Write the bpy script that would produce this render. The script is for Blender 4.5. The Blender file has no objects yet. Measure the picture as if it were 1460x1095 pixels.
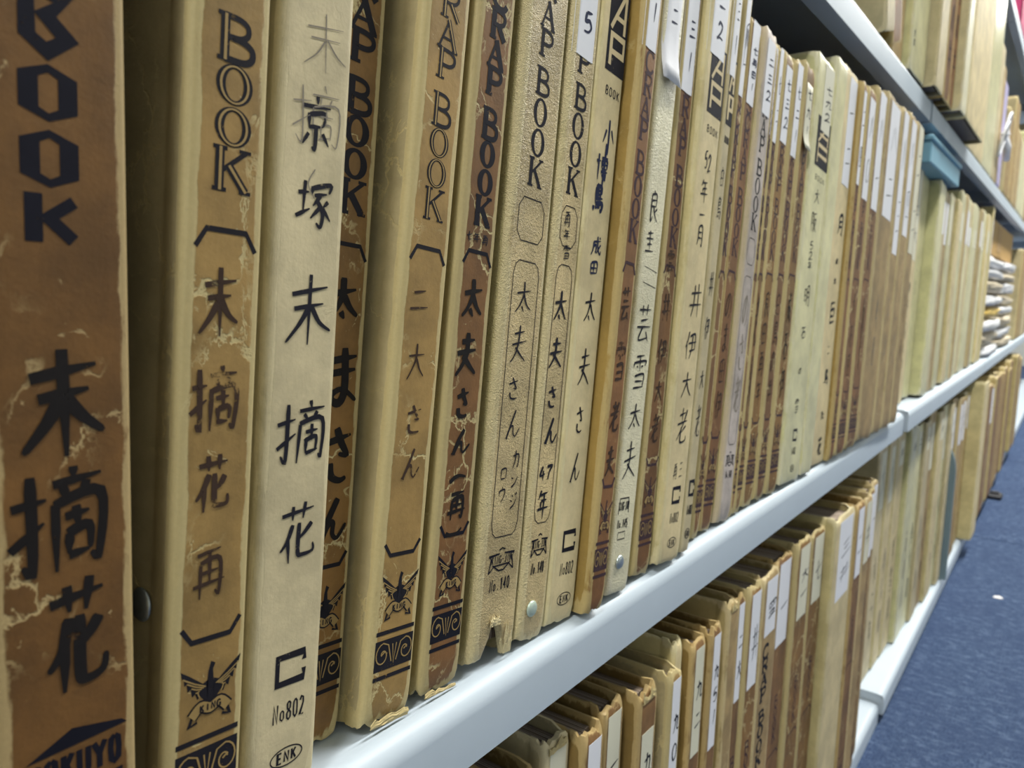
import bpy, math, random
from mathutils import Vector, Matrix, noise

# ------------------------------------------------------------------ camera, world, light, exposure
sc = bpy.context.scene
col = sc.collection
U = 0.155                       # distance from the lens to the shelf edge, the module of all measures
ZC = 0.530                      # lens height above the carpet
cam_data = bpy.data.cameras.new('camera')
cam = bpy.data.objects.new('camera', cam_data)
col.objects.link(cam)
right = Vector((0.80638, 0.59103, 0.02068)); down = Vector((0.09113, -0.08964, -0.99180)); fwd = Vector((-0.58433, 0.80165, -0.12615))
m = Matrix((right, -down, -fwd)).transposed().to_4x4()
m.translation = Vector((0, 0, ZC))
cam.matrix_world = m
cam_data.sensor_width = 36.0
cam_data.lens = 1100.0 / 1460.0 * 36.0
cam_data.clip_start = 0.01
cam_data.dof.use_dof = True
cam_data.dof.focus_distance = 0.25
cam_data.dof.aperture_fstop = 21.0
sc.camera = cam

world = bpy.data.worlds.new('world'); sc.world = world
world.use_nodes = True
world.node_tree.nodes['Background'].inputs[0].default_value = (0.95, 0.98, 1.0, 1)
world.node_tree.nodes['Background'].inputs[1].default_value = 0.27
sc.view_settings.view_transform = 'Standard'
sc.view_settings.look = 'None'
sc.view_settings.exposure = -0.27
sc.view_settings.gamma = 1.0
sc.view_settings.use_curve_mapping = False
sc.cycles.max_bounces = 6
sc.cycles.use_denoising = True

def tube_light(x, y, z, lx, ly, power, color):
    d = bpy.data.lights.new('ceiling_tube_light', 'AREA'); d.shape = 'RECTANGLE'; d.size = lx; d.size_y = ly
    d.energy = power; d.color = color
    o = bpy.data.objects.new('ceiling_tube_light', d); o.location = (x, y, z); col.objects.link(o)
    return o
LIGHT_Y = (-1.25, 1.45, 2.85, 4.25, 5.65)
for ly_ in LIGHT_Y:
    tube_light(0.34, ly_, 2.36, 0.14, 1.15, 56, (1.0, 0.985, 0.93))

R = random.Random(7)
PI = math.pi

# ------------------------------------------------------------------ helpers
def tag(o, label=None, cat=None, group=None, kind=None):
    if label: o['label'] = label
    if cat: o['category'] = cat
    if group: o['group'] = group
    if kind: o['kind'] = kind
    return o

def empty(name, loc, rot=(0, 0, 0)):
    o = bpy.data.objects.new(name, None); o.location = loc; o.rotation_euler = rot
    o.empty_display_size = 0.02; col.objects.link(o); return o

def mesh_obj(name, verts, faces, mats, parent=None, smooth=False, midx=None, attr=None, sharp=None):
    me = bpy.data.meshes.new(name)
    me.from_pydata(verts, [], faces)
    for mt in (mats if isinstance(mats, (list, tuple)) else [mats]): me.materials.append(mt)
    if midx: me.polygons.foreach_set('material_index', midx)
    if attr is not None:
        a = me.color_attributes.new('mask', 'FLOAT_COLOR', 'POINT')
        buf = []
        for c in attr: buf += [c[0], c[1], c[2], 1.0]
        a.data.foreach_set('color', buf)
    if smooth:
        me.polygons.foreach_set('use_smooth', [True] * len(me.polygons))
        if sharp: me.set_sharp_from_angle(angle=math.radians(sharp))
    me.update()
    o = bpy.data.objects.new(name, me); col.objects.link(o)
    if parent: o.parent = parent
    return o

def box_vf(x0, x1, y0, y1, z0, z1, b=0.0):
    """box with chamfered vertical and horizontal edges when b > 0"""
    if b <= 0:
        v = [(x, y, z) for x in (x0, x1) for y in (y0, y1) for z in (z0, z1)]
        f = [(0, 1, 3, 2), (4, 6, 7, 5), (0, 4, 5, 1), (2, 3, 7, 6), (0, 2, 6, 4), (1, 5, 7, 3)]
        return v, f
    prof = [(x0 + b, y0), (x1 - b, y0), (x1, y0 + b), (x1, y1 - b), (x1 - b, y1), (x0 + b, y1), (x0, y1 - b), (x0, y0 + b)]
    inn = [(x0 + b, y0 + b), (x1 - b, y0 + b), (x1 - b, y0 + b), (x1 - b, y1 - b), (x1 - b, y1 - b), (x0 + b, y1 - b), (x0 + b, y1 - b), (x0 + b, y0 + b)]
    v = [(x, y, z0) for x, y in inn] + [(x, y, z0 + b) for x, y in prof] + [(x, y, z1 - b) for x, y in prof] + [(x, y, z1) for x, y in inn]
    f = []
    for k in range(3):
        for i in range(8):
            j = (i + 1) % 8
            f.append((k * 8 + i, k * 8 + j, k * 8 + 8 + j, k * 8 + 8 + i))
    f.append(tuple(range(7, -1, -1))); f.append(tuple(range(24, 32)))
    return v, f

def extrude_y(prof, y0, y1, name, mat, parent=None, sharp=35):
    n = len(prof)
    v = [(x, y0, z) for x, z in prof] + [(x, y1, z) for x, z in prof]
    f = [(i, (i + 1) % n, n + (i + 1) % n, n + i) for i in range(n)]
    f.append(tuple(range(n - 1, -1, -1))); f.append(tuple(range(n, 2 * n)))
    return mesh_obj(name, v, f, mat, parent, smooth=True, sharp=sharp)

def tube(name, pts, r, mat, parent=None, seg=8):
    pts = [Vector(p) for p in pts]; v = []; f = []
    for i, p in enumerate(pts):
        t = (pts[min(i + 1, len(pts) - 1)] - pts[max(i - 1, 0)]).normalized()
        a = t.cross(Vector((0.3, 0.2, 0.93))).normalized(); b = t.cross(a)
        rr = r[i] if isinstance(r, (list, tuple)) else r
        for k in range(seg):
            an = 2 * PI * k / seg
            v.append(tuple(p + a * math.cos(an) * rr + b * math.sin(an) * rr))
    for i in range(len(pts) - 1):
        for k in range(seg):
            f.append((i * seg + k, i * seg + (k + 1) % seg, (i + 1) * seg + (k + 1) % seg, (i + 1) * seg + k))
    f.append(tuple(range(seg - 1, -1, -1))); f.append(tuple(range((len(pts) - 1) * seg, len(pts) * seg)))
    return mesh_obj(name, v, f, mat, parent, smooth=True)

# ------------------------------------------------------------------ materials
def srgb(r, g, b):
    return tuple(((c / 255) / 12.92 if c / 255 <= 0.04045 else ((c / 255 + 0.055) / 1.055) ** 2.4) for c in (r, g, b))

def new_mat(name):
    mt = bpy.data.materials.new(name); mt.use_nodes = True
    nt = mt.node_tree; bs = nt.nodes['Principled BSDF']
    return mt, nt, bs
def N(nt, t, **kw):
    n = nt.nodes.new(t)
    for k, v in kw.items():
        if k == 'ins':
            for kk, vv in v.items(): n.inputs[kk].default_value = vv
        else: setattr(n, k, v)
    return n
def L(nt, a, b): nt.links.new(a, b)
def math_n(nt, op, a, b=None, clamp=False):
    n = nt.nodes.new('ShaderNodeMath'); n.operation = op; n.use_clamp = clamp
    for i, q in enumerate((a, b)):
        if q is None: continue
        if isinstance(q, (int, float)): n.inputs[i].default_value = q
        else: nt.links.new(q, n.inputs[i])
    return n.outputs[0]
def mix_c(nt, fac, a, b):
    n = nt.nodes.new('ShaderNodeMix'); n.data_type = 'RGBA'; n.clamp_factor = True
    if isinstance(fac, (int, float)): n.inputs[0].default_value = fac
    else: nt.links.new(fac, n.inputs[0])
    for idx, q in ((6, a), (7, b)):
        if isinstance(q, tuple): n.inputs[idx].default_value = (*q[:3], 1)
        else: nt.links.new(q, n.inputs[idx])
    return n.outputs[2]
def ramp(nt, v, lo, hi):
    n = nt.nodes.new('ShaderNodeMapRange'); n.interpolation_type = 'SMOOTHSTEP'
    nt.links.new(v, n.inputs[0]); n.inputs[1].default_value = lo; n.inputs[2].default_value = hi
    return n.outputs[0]

def coords(nt, scale=(1, 1, 1)):
    tc = N(nt, 'ShaderNodeTexCoord'); oi = N(nt, 'ShaderNodeObjectInfo')
    off = N(nt, 'ShaderNodeVectorMath', operation='SCALE', ins={0: (37.0, 11.0, 23.0)})
    L(nt, oi.outputs['Random'], off.inputs['Scale'])
    ad = N(nt, 'ShaderNodeVectorMath', operation='ADD')
    L(nt, tc.outputs['Object'], ad.inputs[0]); L(nt, off.outputs[0], ad.inputs[1])
    return ad.outputs[0], oi.outputs['Random']
def noise_t(nt, vec, scale, detail=4, rough=0.55, stretch=None, dist=0.0):
    if stretch:
        mp = N(nt, 'ShaderNodeMapping'); mp.inputs['Scale'].default_value = stretch; L(nt, vec, mp.inputs[0]); vec = mp.outputs[0]
    n = N(nt, 'ShaderNodeTexNoise', ins={'Scale': scale, 'Detail': detail, 'Roughness': rough, 'Distortion': dist}); L(nt, vec, n.inputs[0])
    return n.outputs[0]

def cover_mat(name, spine, side, worn, scratch=0.5, wear=0.5, grain='kraft', rough=0.55, stain=0.5):
    mt, nt, bs = new_mat(name)
    vec, rnd = coords(nt)
    at = N(nt, 'ShaderNodeAttribute', attribute_name='mask'); sp = N(nt, 'ShaderNodeSeparateColor'); L(nt, at.outputs['Color'], sp.inputs[0])
    big = noise_t(nt, vec, 36, 6, 0.68)
    fine = noise_t(nt, vec, 900, 3, 0.6)
    fib = noise_t(nt, vec, 260, 4, 0.7, stretch=(1, 1, 0.12))
    cloud = noise_t(nt, vec, 75, 6, 0.7, stretch=(1, 1, 0.6), dist=0.6)
    dark = tuple(c * (1 - 0.62*stain) for c in spine); lite = tuple(min(1, c * (1 + 0.5*stain)) for c in spine)
    c1 = mix_c(nt, ramp(nt, big, 0.3, 0.72), dark, lite)
    c1 = mix_c(nt, math_n(nt, 'MULTIPLY', ramp(nt, cloud, 0.5, 0.8), 0.45 * stain), c1, tuple(c * 1.5 for c in spine))
    s1 = mix_c(nt, ramp(nt, big, 0.3, 0.7), tuple(c * 0.82 for c in side), tuple(min(1, c * 1.12) for c in side))
    edge = math_n(nt, 'ADD', sp.outputs[0], math_n(nt, 'MULTIPLY', math_n(nt, 'SUBTRACT', fib, 0.5), 0.9))
    base = mix_c(nt, ramp(nt, edge, 0.35, 0.65), c1, s1)
    # worn shoulders and ends
    wn = math_n(nt, 'ADD', math_n(nt, 'MULTIPLY', fib, 0.5), math_n(nt, 'MULTIPLY', cloud, 0.5))
    w1 = math_n(nt, 'ADD', math_n(nt, 'MULTIPLY', sp.outputs[1], 0.55), math_n(nt, 'MULTIPLY', sp.outputs[2], 0.6))
    w2 = ramp(nt, math_n(nt, 'ADD', w1, wn), 1.08 - 0.34 * wear, 1.20 - 0.34 * wear)
    # scratches: thin crack lines plus scuffed flakes
    wob = noise_t(nt, vec, 40, 4, 0.6)
    va = N(nt, 'ShaderNodeVectorMath', operation='SCALE', ins={'Scale': 0.03})
    cmb = N(nt, 'ShaderNodeCombineXYZ'); L(nt, wob, cmb.inputs[0]); L(nt, cloud, cmb.inputs[1]); L(nt, big, cmb.inputs[2]); L(nt, cmb.outputs[0], va.inputs[0])
    vb = N(nt, 'ShaderNodeVectorMath', operation='ADD'); L(nt, vec, vb.inputs[0]); L(nt, va.outputs[0], vb.inputs[1])
    vo = N(nt, 'ShaderNodeTexVoronoi', feature='DISTANCE_TO_EDGE', ins={'Scale': 42.0}); L(nt, vb.outputs[0], vo.inputs[0])
    line = ramp(nt, vo.outputs[0], 0.035, 0.004)
    gate = ramp(nt, noise_t(nt, vec, 33, 3, 0.6), 0.58 - 0.16 * scratch, 0.70 - 0.14 * scratch)
    flake = ramp(nt, noise_t(nt, vec, 120, 5, 0.62, stretch=(1, 1, 1.4), dist=1.2), 0.74 - 0.08 * scratch, 0.78 - 0.08 * scratch)
    sc_ = math_n(nt, 'MULTIPLY', math_n(nt, 'MAXIMUM', math_n(nt, 'MULTIPLY', line, gate), math_n(nt, 'MULTIPLY', flake, 0.7)), min(1, scratch * 1.3))
    tot = math_n(nt, 'MAXIMUM', math_n(nt, 'MULTIPLY', w2, 0.85), sc_)
    wcol = mix_c(nt, fine, tuple(c * 0.8 for c in worn), worn)
    base = mix_c(nt, tot, base, wcol)
    hv = N(nt, 'ShaderNodeHueSaturation'); L(nt, base, hv.inputs['Color'])
    L(nt, math_n(nt, 'ADD', math_n(nt, 'MULTIPLY', rnd, 0.22), 0.89), hv.inputs['Value'])
    L(nt, hv.outputs[0], bs.inputs['Base Color'])
    bs.inputs['Roughness'].default_value = rough
    bs.inputs['Specular IOR Level'].default_value = 0.35
    if grain == 'leather':
        g = N(nt, 'ShaderNodeTexVoronoi', feature='SMOOTH_F1', ins={'Scale': 900.0}); mp = N(nt, 'ShaderNodeMapping'); mp.inputs['Scale'].default_value = (1, 1, 1.5)
        mp.inputs['Rotation'].default_value = (0.5, 0, 0); L(nt, vb.outputs[0], mp.inputs[0]); L(nt, mp.outputs[0], g.inputs[0])
        hgt = math_n(nt, 'ADD', g.outputs[0], math_n(nt, 'MULTIPLY', fine, 0.3)); st, ds = 0.6, 0.0007
    else:
        hgt = math_n(nt, 'ADD', math_n(nt, 'MULTIPLY', fine, 0.35), math_n(nt, 'ADD', math_n(nt, 'MULTIPLY', fib, 0.3), math_n(nt, 'MULTIPLY', tot, -0.5))); st, ds = 0.35, 0.0006
    bp = N(nt, 'ShaderNodeBump', ins={'Strength': st, 'Distance': ds}); L(nt, hgt, bp.inputs['Height']); L(nt, bp.outputs[0], bs.inputs['Normal'])
    return mt

def plain_mat(name, c, rough=0.6, metal=0.0, var=0.1, scale=60, bump=0.1, trans=None, rnd_amt=0.0, spec=0.5, dist=0.001):
    mt, nt, bs = new_mat(name)
    vec, rnd = coords(nt)
    n = noise_t(nt, vec, scale, 5, 0.6)
    base = mix_c(nt, n, tuple(q * (1 - var) for q in c), tuple(min(1, q * (1 + var)) for q in c))
    if rnd_amt:
        hv = N(nt, 'ShaderNodeHueSaturation'); L(nt, base, hv.inputs['Color'])
        L(nt, math_n(nt, 'ADD', math_n(nt, 'MULTIPLY', rnd, rnd_amt), 1 - rnd_amt / 2), hv.inputs['Value']); base = hv.outputs[0]
    L(nt, base, bs.inputs['Base Color'])
    bs.inputs['Roughness'].default_value = rough; bs.inputs['Metallic'].default_value = metal; bs.inputs['Specular IOR Level'].default_value = spec
    if bump:
        bp = N(nt, 'ShaderNodeBump', ins={'Strength': bump, 'Distance': dist}); L(nt, n, bp.inputs['Height']); L(nt, bp.outputs[0], bs.inputs['Normal'])
    return mt

def ink_mat(name, c, miss=0.15, scale=500):
    """printed or written ink; flaked away in specks"""
    mt, nt, bs = new_mat(name)
    vec, rnd = coords(nt)
    n = noise_t(nt, vec, scale, 4, 0.7)
    n2 = noise_t(nt, vec, 60, 4, 0.6)
    L(nt, mix_c(nt, n2, tuple(q * 0.7 for q in c), tuple(q * 1.4 for q in c)), bs.inputs['Base Color'])
    bs.inputs['Roughness'].default_value = 0.6; bs.inputs['Specular IOR Level'].default_value = 0.12
    if miss > 0:
        v = math_n(nt, 'ADD', math_n(nt, 'MULTIPLY', n, 0.6), math_n(nt, 'MULTIPLY', n2, 0.4))
        L(nt, math_n(nt, 'SUBTRACT', 1.0, ramp(nt, v, 0.62 - miss * 0.4, 0.70 - miss * 0.3)), bs.inputs['Alpha'])
    return mt

BROWN = (0.225, 0.118, 0.030); TAN = (0.46, 0.355, 0.13); WORN = (0.62, 0.51, 0.25)
M = {}
M['brown'] = cover_mat('brown_kraft_cover', BROWN, (0.45, 0.37, 0.18), WORN, 0.95, 0.66)
M['brown_dark'] = cover_mat('dark_brown_kraft_cover', (0.18, 0.083, 0.026), (0.44, 0.31, 0.09), WORN, 0.8, 0.65)
M['brown_old'] = cover_mat('big_brown_kraft_cover', (0.175, 0.083, 0.021), (0.18, 0.12, 0.035), (0.58, 0.43, 0.20), 0.75, 0.66)
M['brown_tan'] = cover_mat('tan_brown_kraft_cover', (0.32, 0.20, 0.065), (0.45, 0.375, 0.205), WORN, 0.9, 0.68)
M['brown_red'] = cover_mat('red_brown_kraft_cover', (0.21, 0.10, 0.032), (0.50, 0.395, 0.17), WORN, 0.95, 0.74)
M['brown_orange'] = cover_mat('ochre_edged_brown_cover', (0.23, 0.105, 0.034), (0.40, 0.265, 0.075), (0.60, 0.46, 0.20), 0.5, 0.5)
M['cream'] = cover_mat('cream_paper_cover', (0.56, 0.475, 0.29), (0.50, 0.43, 0.25), (0.72, 0.62, 0.38), 0.25, 0.3, stain=0.3)
M['cream_yellow'] = cover_mat('yellowed_cream_cover', (0.64, 0.53, 0.30), (0.60, 0.51, 0.25), (0.74, 0.65, 0.38), 0.2, 0.3, stain=0.3)
M['leather'] = cover_mat('embossed_beige_cover', (0.56, 0.44, 0.23), (0.53, 0.455, 0.225), (0.74, 0.63, 0.36), 0.2, 0.5, grain='leather', rough=0.45, stain=0.5)
M['leather_white'] = cover_mat('embossed_white_cover', (0.74, 0.69, 0.48), (0.68, 0.60, 0.34), (0.8, 0.74, 0.54), 0.05, 0.2, grain='leather', rough=0.4, stain=0.2)
M['green_cream'] = cover_mat('pale_green_cover', (0.64, 0.60, 0.34), (0.62, 0.60, 0.32), (0.76, 0.72, 0.50), 0.1, 0.3, rough=0.3, stain=0.3)
M['grey_lilac'] = cover_mat('grey_lilac_cover', (0.46, 0.40, 0.36), (0.56, 0.48, 0.25), (0.6, 0.5, 0.35), 0.25, 0.4)
M['faded'] = cover_mat('faded_tan_cover', (0.36, 0.25, 0.11), (0.44, 0.345, 0.15), (0.66, 0.54, 0.30), 0.3, 0.5)
M['olive'] = cover_mat('olive_sided_brown_cover', (0.20, 0.105, 0.036), (0.245, 0.16, 0.05), (0.56, 0.41, 0.18), 0.4, 0.5)
M['ink'] = ink_mat('printed_black_ink', (0.016, 0.015, 0.02), 0.10)
M['ink_blue'] = ink_mat('printed_blue_black_ink', (0.010, 0.010, 0.017), 0.10)
M['ink_thin'] = ink_mat('faded_printed_ink', (0.05, 0.04, 0.035), 0.22)
M['ink_purple'] = ink_mat('purple_brown_printed_ink', (0.055, 0.032, 0.04), 0.16)
M['inkbase'] = plain_mat('print_reversed_paper', (0.34, 0.225, 0.075), 0.6, var=0.2)
M['inkbase_lt'] = plain_mat('print_reversed_cream', (0.62, 0.5, 0.28), 0.6, var=0.1)
M['brush'] = ink_mat('black_brush_ink', (0.014, 0.012, 0.012), 0.04, 300)
M['pen'] = ink_mat('black_felt_pen', (0.016, 0.016, 0.024), 0.05, 700)
M['pen_blue'] = ink_mat('blue_black_felt_pen', (0.015, 0.022, 0.06), 0.05, 700)
M['pen_faint'] = ink_mat('faint_pencil', (0.24, 0.21, 0.17), 0.12, 900)
M['pen_brown'] = ink_mat('browned_brush_ink', (0.05, 0.03, 0.022), 0.22, 300)
M['label'] = plain_mat('white_paper_label', (0.78, 0.79, 0.84), 0.55, var=0.05, scale=40, bump=0.15)
M['label_old'] = plain_mat('aged_paper_label', (0.68, 0.66, 0.52), 0.6, var=0.08, scale=40, bump=0.15)
M['steel'] = plain_mat('pin_steel', (0.42, 0.47, 0.48), 0.35, 0.75, var=0.1, scale=200)
M['pin_green'] = plain_mat('pale_green_pin_paint', (0.48, 0.58, 0.50), 0.35, 0.2, var=0.06, scale=200)
M['shelf'] = plain_mat('pale_grey_enamel', (0.48, 0.555, 0.63), 0.46, 0.0, var=0.05, scale=25, bump=0.03)
M['post'] = plain_mat('grey_enamel_post', (0.30, 0.32, 0.34), 0.4, 0.0, var=0.05)
M['back'] = plain_mat('interior_shade_dark', (0.03, 0.03, 0.032), 0.7, var=0.1)  # near-black colour stands in for the shade inside the shelves
M['blue_box'] = plain_mat('light_blue_card', (0.20, 0.42, 0.55), 0.5, var=0.08)
M['bookend'] = plain_mat('grey_blue_bookend_enamel', (0.17, 0.24, 0.27), 0.4, 0.1, var=0.06)
M['poly'] = plain_mat('white_polythene', (0.74, 0.75, 0.78), 0.28, var=0.15, scale=30, bump=0.6, dist=0.01)
M['paper_bundle'] = plain_mat('cream_wrapping_paper', (0.60, 0.52, 0.38), 0.6, var=0.3, scale=25, bump=0.5, dist=0.006)
M['yellow_wrap'] = plain_mat('yellow_wrapping_paper', (0.70, 0.48, 0.10), 0.5, var=0.3, scale=25, bump=0.5, dist=0.006)
M['card'] = plain_mat('brown_cardboard', (0.42, 0.26, 0.10), 0.75, var=0.12)
M['orange_card'] = plain_mat('orange_brown_card', (0.46, 0.27, 0.07), 0.65, var=0.15)
M['lilac'] = plain_mat('lilac_paper', (0.42, 0.38, 0.60), 0.55, var=0.1)
M['string'] = plain_mat('white_polythene_string', (0.82, 0.84, 0.9), 0.4, var=0.05)
M['magenta'] = plain_mat('magenta_cloth', (0.45, 0.03, 0.12), 0.6, var=0.2)
M['pink'] = plain_mat('pink_paper', (0.70, 0.50, 0.48), 0.6, var=0.1)
M['black_plastic'] = plain_mat('black_plastic', (0.015, 0.015, 0.02), 0.4, var=0.1)
M['white_scrap'] = plain_mat('white_paper_scrap', (0.8, 0.8, 0.82), 0.6, var=0.02)
M['ceiling'] = plain_mat('ceiling_white', (0.7, 0.72, 0.7), 0.8, var=0.03)
M['wall'] = plain_mat('wall_paint', (0.55, 0.56, 0.52), 0.8, var=0.03)

def pages_mat():
    mt, nt, bs = new_mat('scrap_pages')
    tc = N(nt, 'ShaderNodeTexCoord')
    n = noise_t(nt, tc.outputs['Object'], 1.0, 2, 0.5, stretch=(6, 1800, 6))
    L(nt, mix_c(nt, ramp(nt, n, 0.38, 0.62), (0.12, 0.075, 0.045), (0.50, 0.41, 0.33)), bs.inputs['Base Color'])
    bs.inputs['Roughness'].default_value = 0.85
    bp = N(nt, 'ShaderNodeBump', ins={'Strength': 0.7, 'Distance': 0.001}); L(nt, n, bp.inputs['Height']); L(nt, bp.outputs[0], bs.inputs['Normal'])
    return mt
M['pages'] = pages_mat()

def carpet_mat():
    mt, nt, bs = new_mat('blue_loop_carpet')
    tc = N(nt, 'ShaderNodeTexCoord')
    a = noise_t(nt, tc.outputs['Object'], 420, 3, 0.7)
    b = noise_t(nt, tc.outputs['Object'], 60, 6, 0.75, stretch=(1, 2.2, 1))
    c = noise_t(nt, tc.outputs['Object'], 9, 3, 0.6)
    c1 = mix_c(nt, ramp(nt, a, 0.3, 0.72), (0.018, 0.033, 0.085), (0.10, 0.155, 0.285))
    c2 = mix_c(nt, math_n(nt, 'MULTIPLY', ramp(nt, b, 0.45, 0.70), 0.8), c1, (0.17, 0.235, 0.37))
    c3 = mix_c(nt, math_n(nt, 'MULTIPLY', ramp(nt, c, 0.35, 0.7), 0.35), c2, (0.045, 0.07, 0.15))
    L(nt, c3, bs.inputs['Base Color']); bs.inputs['Roughness'].default_value = 0.95; bs.inputs['Specular IOR Level'].default_value = 0.1
    bp = N(nt, 'ShaderNodeBump', ins={'Strength': 1.0, 'Distance': 0.004}); L(nt, a, bp.inputs['Height']); L(nt, bp.outputs[0], bs.inputs['Normal'])
    return mt
M['carpet'] = carpet_mat()

# ------------------------------------------------------------------ the setting
def struct(o): o['kind'] = 'structure'; return o
v, f = box_vf(-1.2, 1.9, -1.6, 7.2, -0.05, -0.006)
floor = struct(mesh_obj('floor', v, f, M['carpet']))
xs_t = [-0.90, 0.06, 1.06, 1.88]; ys_t = [-1.55, -0.55, 0.45, 1.95, 2.95, 3.95, 4.95, 5.95, 6.95]
for i in range(len(xs_t) - 1):
    for j in range(len(ys_t) - 1):
        g = 0.0022
        v, f = box_vf(xs_t[i] + g, xs_t[i + 1] - g, ys_t[j] + g, ys_t[j + 1] - g, -0.007, 0.0 - 0.0008 * ((i + j) % 2), 0.004)
        mesh_obj('carpet_tile', v, f, M['carpet'], floor)
v, f = box_vf(-1.2, 1.9, -1.6, 7.2, 2.45, 2.5); struct(mesh_obj('ceiling', v, f, M['ceiling']))
v, f = box_vf(-1.25, -1.2, -1.6, 7.2, -0.05, 2.5); struct(mesh_obj('wall_left', v, f, M['wall']))
v, f = box_vf(1.9, 1.95, -1.6, 7.2, -0.05, 2.5); struct(mesh_obj('wall_right', v, f, M['wall']))
v, f = box_vf(-1.25, 1.95, 7.2, 7.25, -0.05, 2.5); struct(mesh_obj('wall_back', v, f, M['wall']))
v, f = box_vf(-1.25, 1.95, -1.65, -1.6, -0.05, 2.5); struct(mesh_obj('wall_front', v, f, M['wall']))
for ly_ in LIGHT_Y:
    t = empty('ceiling_light', (0.34, ly_, 2.45)); tag(t, 'white fluorescent ceiling light fitting, ' + ['behind the camera', 'nearest ahead', 'second ahead', 'third ahead', 'farthest'][LIGHT_Y.index(ly_)] + ' along the aisle', 'ceiling light', 'ceiling lights above the aisle')
    v, f = box_vf(-0.10, 0.10, -0.62, 0.62, -0.05, 0.0, 0.008); mesh_obj('fitting', v, f, M['ceiling'], t)

# shelves: pressed steel trays with a rolled front lip, one per bay and level
BAYS = [(-1.35, -0.40), (-0.395, 1.0), (1.003, 1.905), (1.908, 2.82), (2.823, 3.73), (3.733, 4.64), (4.643, 5.55)]
BACK = -0.155 - 0.30
def shelf_tray(xf, ztop, y0, y1, parent):
    r = 0.0075; lip = 0.0255; ret = 0.014; t = 0.0013
    P = [(BACK, ztop), (xf - r, ztop)]
    for k in range(1, 7):
        a = PI / 2 * k / 6; P.append((xf - r + r * math.sin(a), ztop - r + r * math.cos(a)))
    P += [(xf, ztop - lip), (xf - ret, ztop - lip), (xf - ret, ztop - lip + 0.008), (xf - ret + t, ztop - lip + 0.008), (xf - ret + t, ztop - lip + t), (xf - t, ztop - lip + t)]
    ri = r - t
    for k in range(6, -1, -1):
        a = PI / 2 * k / 6; P.append((xf - r + ri * math.sin(a), ztop - r + ri * math.cos(a)))
    P += [(BACK, ztop - t)]
    return extrude_y(P[::-1], y0, y1, 'shelf_board', M['shelf'], parent)
def zz(d): return ZC + d * U
LEV = {  # per bay: low, mid, up, top shelf heights and fronts
    'near': [(-1.005, -3.262), (-1.0, -0.897), (-1.0, 1.412), (-1.0, 3.72)],
    'far': [(-0.975, -3.185), (-0.972, -0.880), (-0.990, 1.406), (-1.0, 3.70)]}
bay_names = ['shelf bay behind the camera', 'nearest shelf bay holding the old brown scrapbooks', 'second shelf bay with the cream scrapbooks and blue box', 'third shelf bay with the white plastic bundles', 'fourth shelf bay far down the aisle', 'fifth shelf bay far down the aisle', 'last shelf bay far down the aisle']
for bi, (y0, y1) in enumerate(BAYS):
    t = empty('shelving_unit', (-0.155, y0, 0)); tag(t, 'pale grey steel ' + bay_names[bi], 'shelving', 'bays of the long steel shelving run')
    inv = Matrix.Translation((0.155, -y0, 0))
    objs = []
    for xf, z in LEV['near' if bi < 2 else 'far']:
        objs.append(shelf_tray(xf * U, zz(z), y0, y1, t))
        for ye in (y0, y1 - 0.001):
            x_ = xf * U
            v, f = box_vf(BACK + 0.04, x_ - 0.0014, ye, ye + 0.001, zz(z) - 0.0245, zz(z) - 0.0014)
            objs.append(mesh_obj('end_flange', v, f, M['shelf'], t))
    v, f = box_vf(BACK - 0.004, BACK, y0, y1, 0.0, 1.5); objs.append(mesh_obj('shade_back_panel', v, f, M['back'], t))  # added dark sheet that gives the shade behind and above the books
    for yy in (y0 + 0.001, y1 - 0.021):
        for xa in (BACK + 0.002,):
            v, f = box_vf(xa, xa + 0.03, yy, yy + 0.02, 0.0, 1.5, 0.002); objs.append(mesh_obj('upright', v, f, M['post'], t))
    for o in objs:
        for vv in o.data.vertices: vv.co = inv @ vv.co
# foot plinth under the lowest shelf
    v, f = box_vf(BACK + 0.155, -0.03, 0.002, y1 - y0 - 0.002, 0.0, (zz(-3.262) if bi < 2 else zz(-3.185)) - 0.0255)
    mesh_obj('plinth', v, f, M['shelf'], t)

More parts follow.
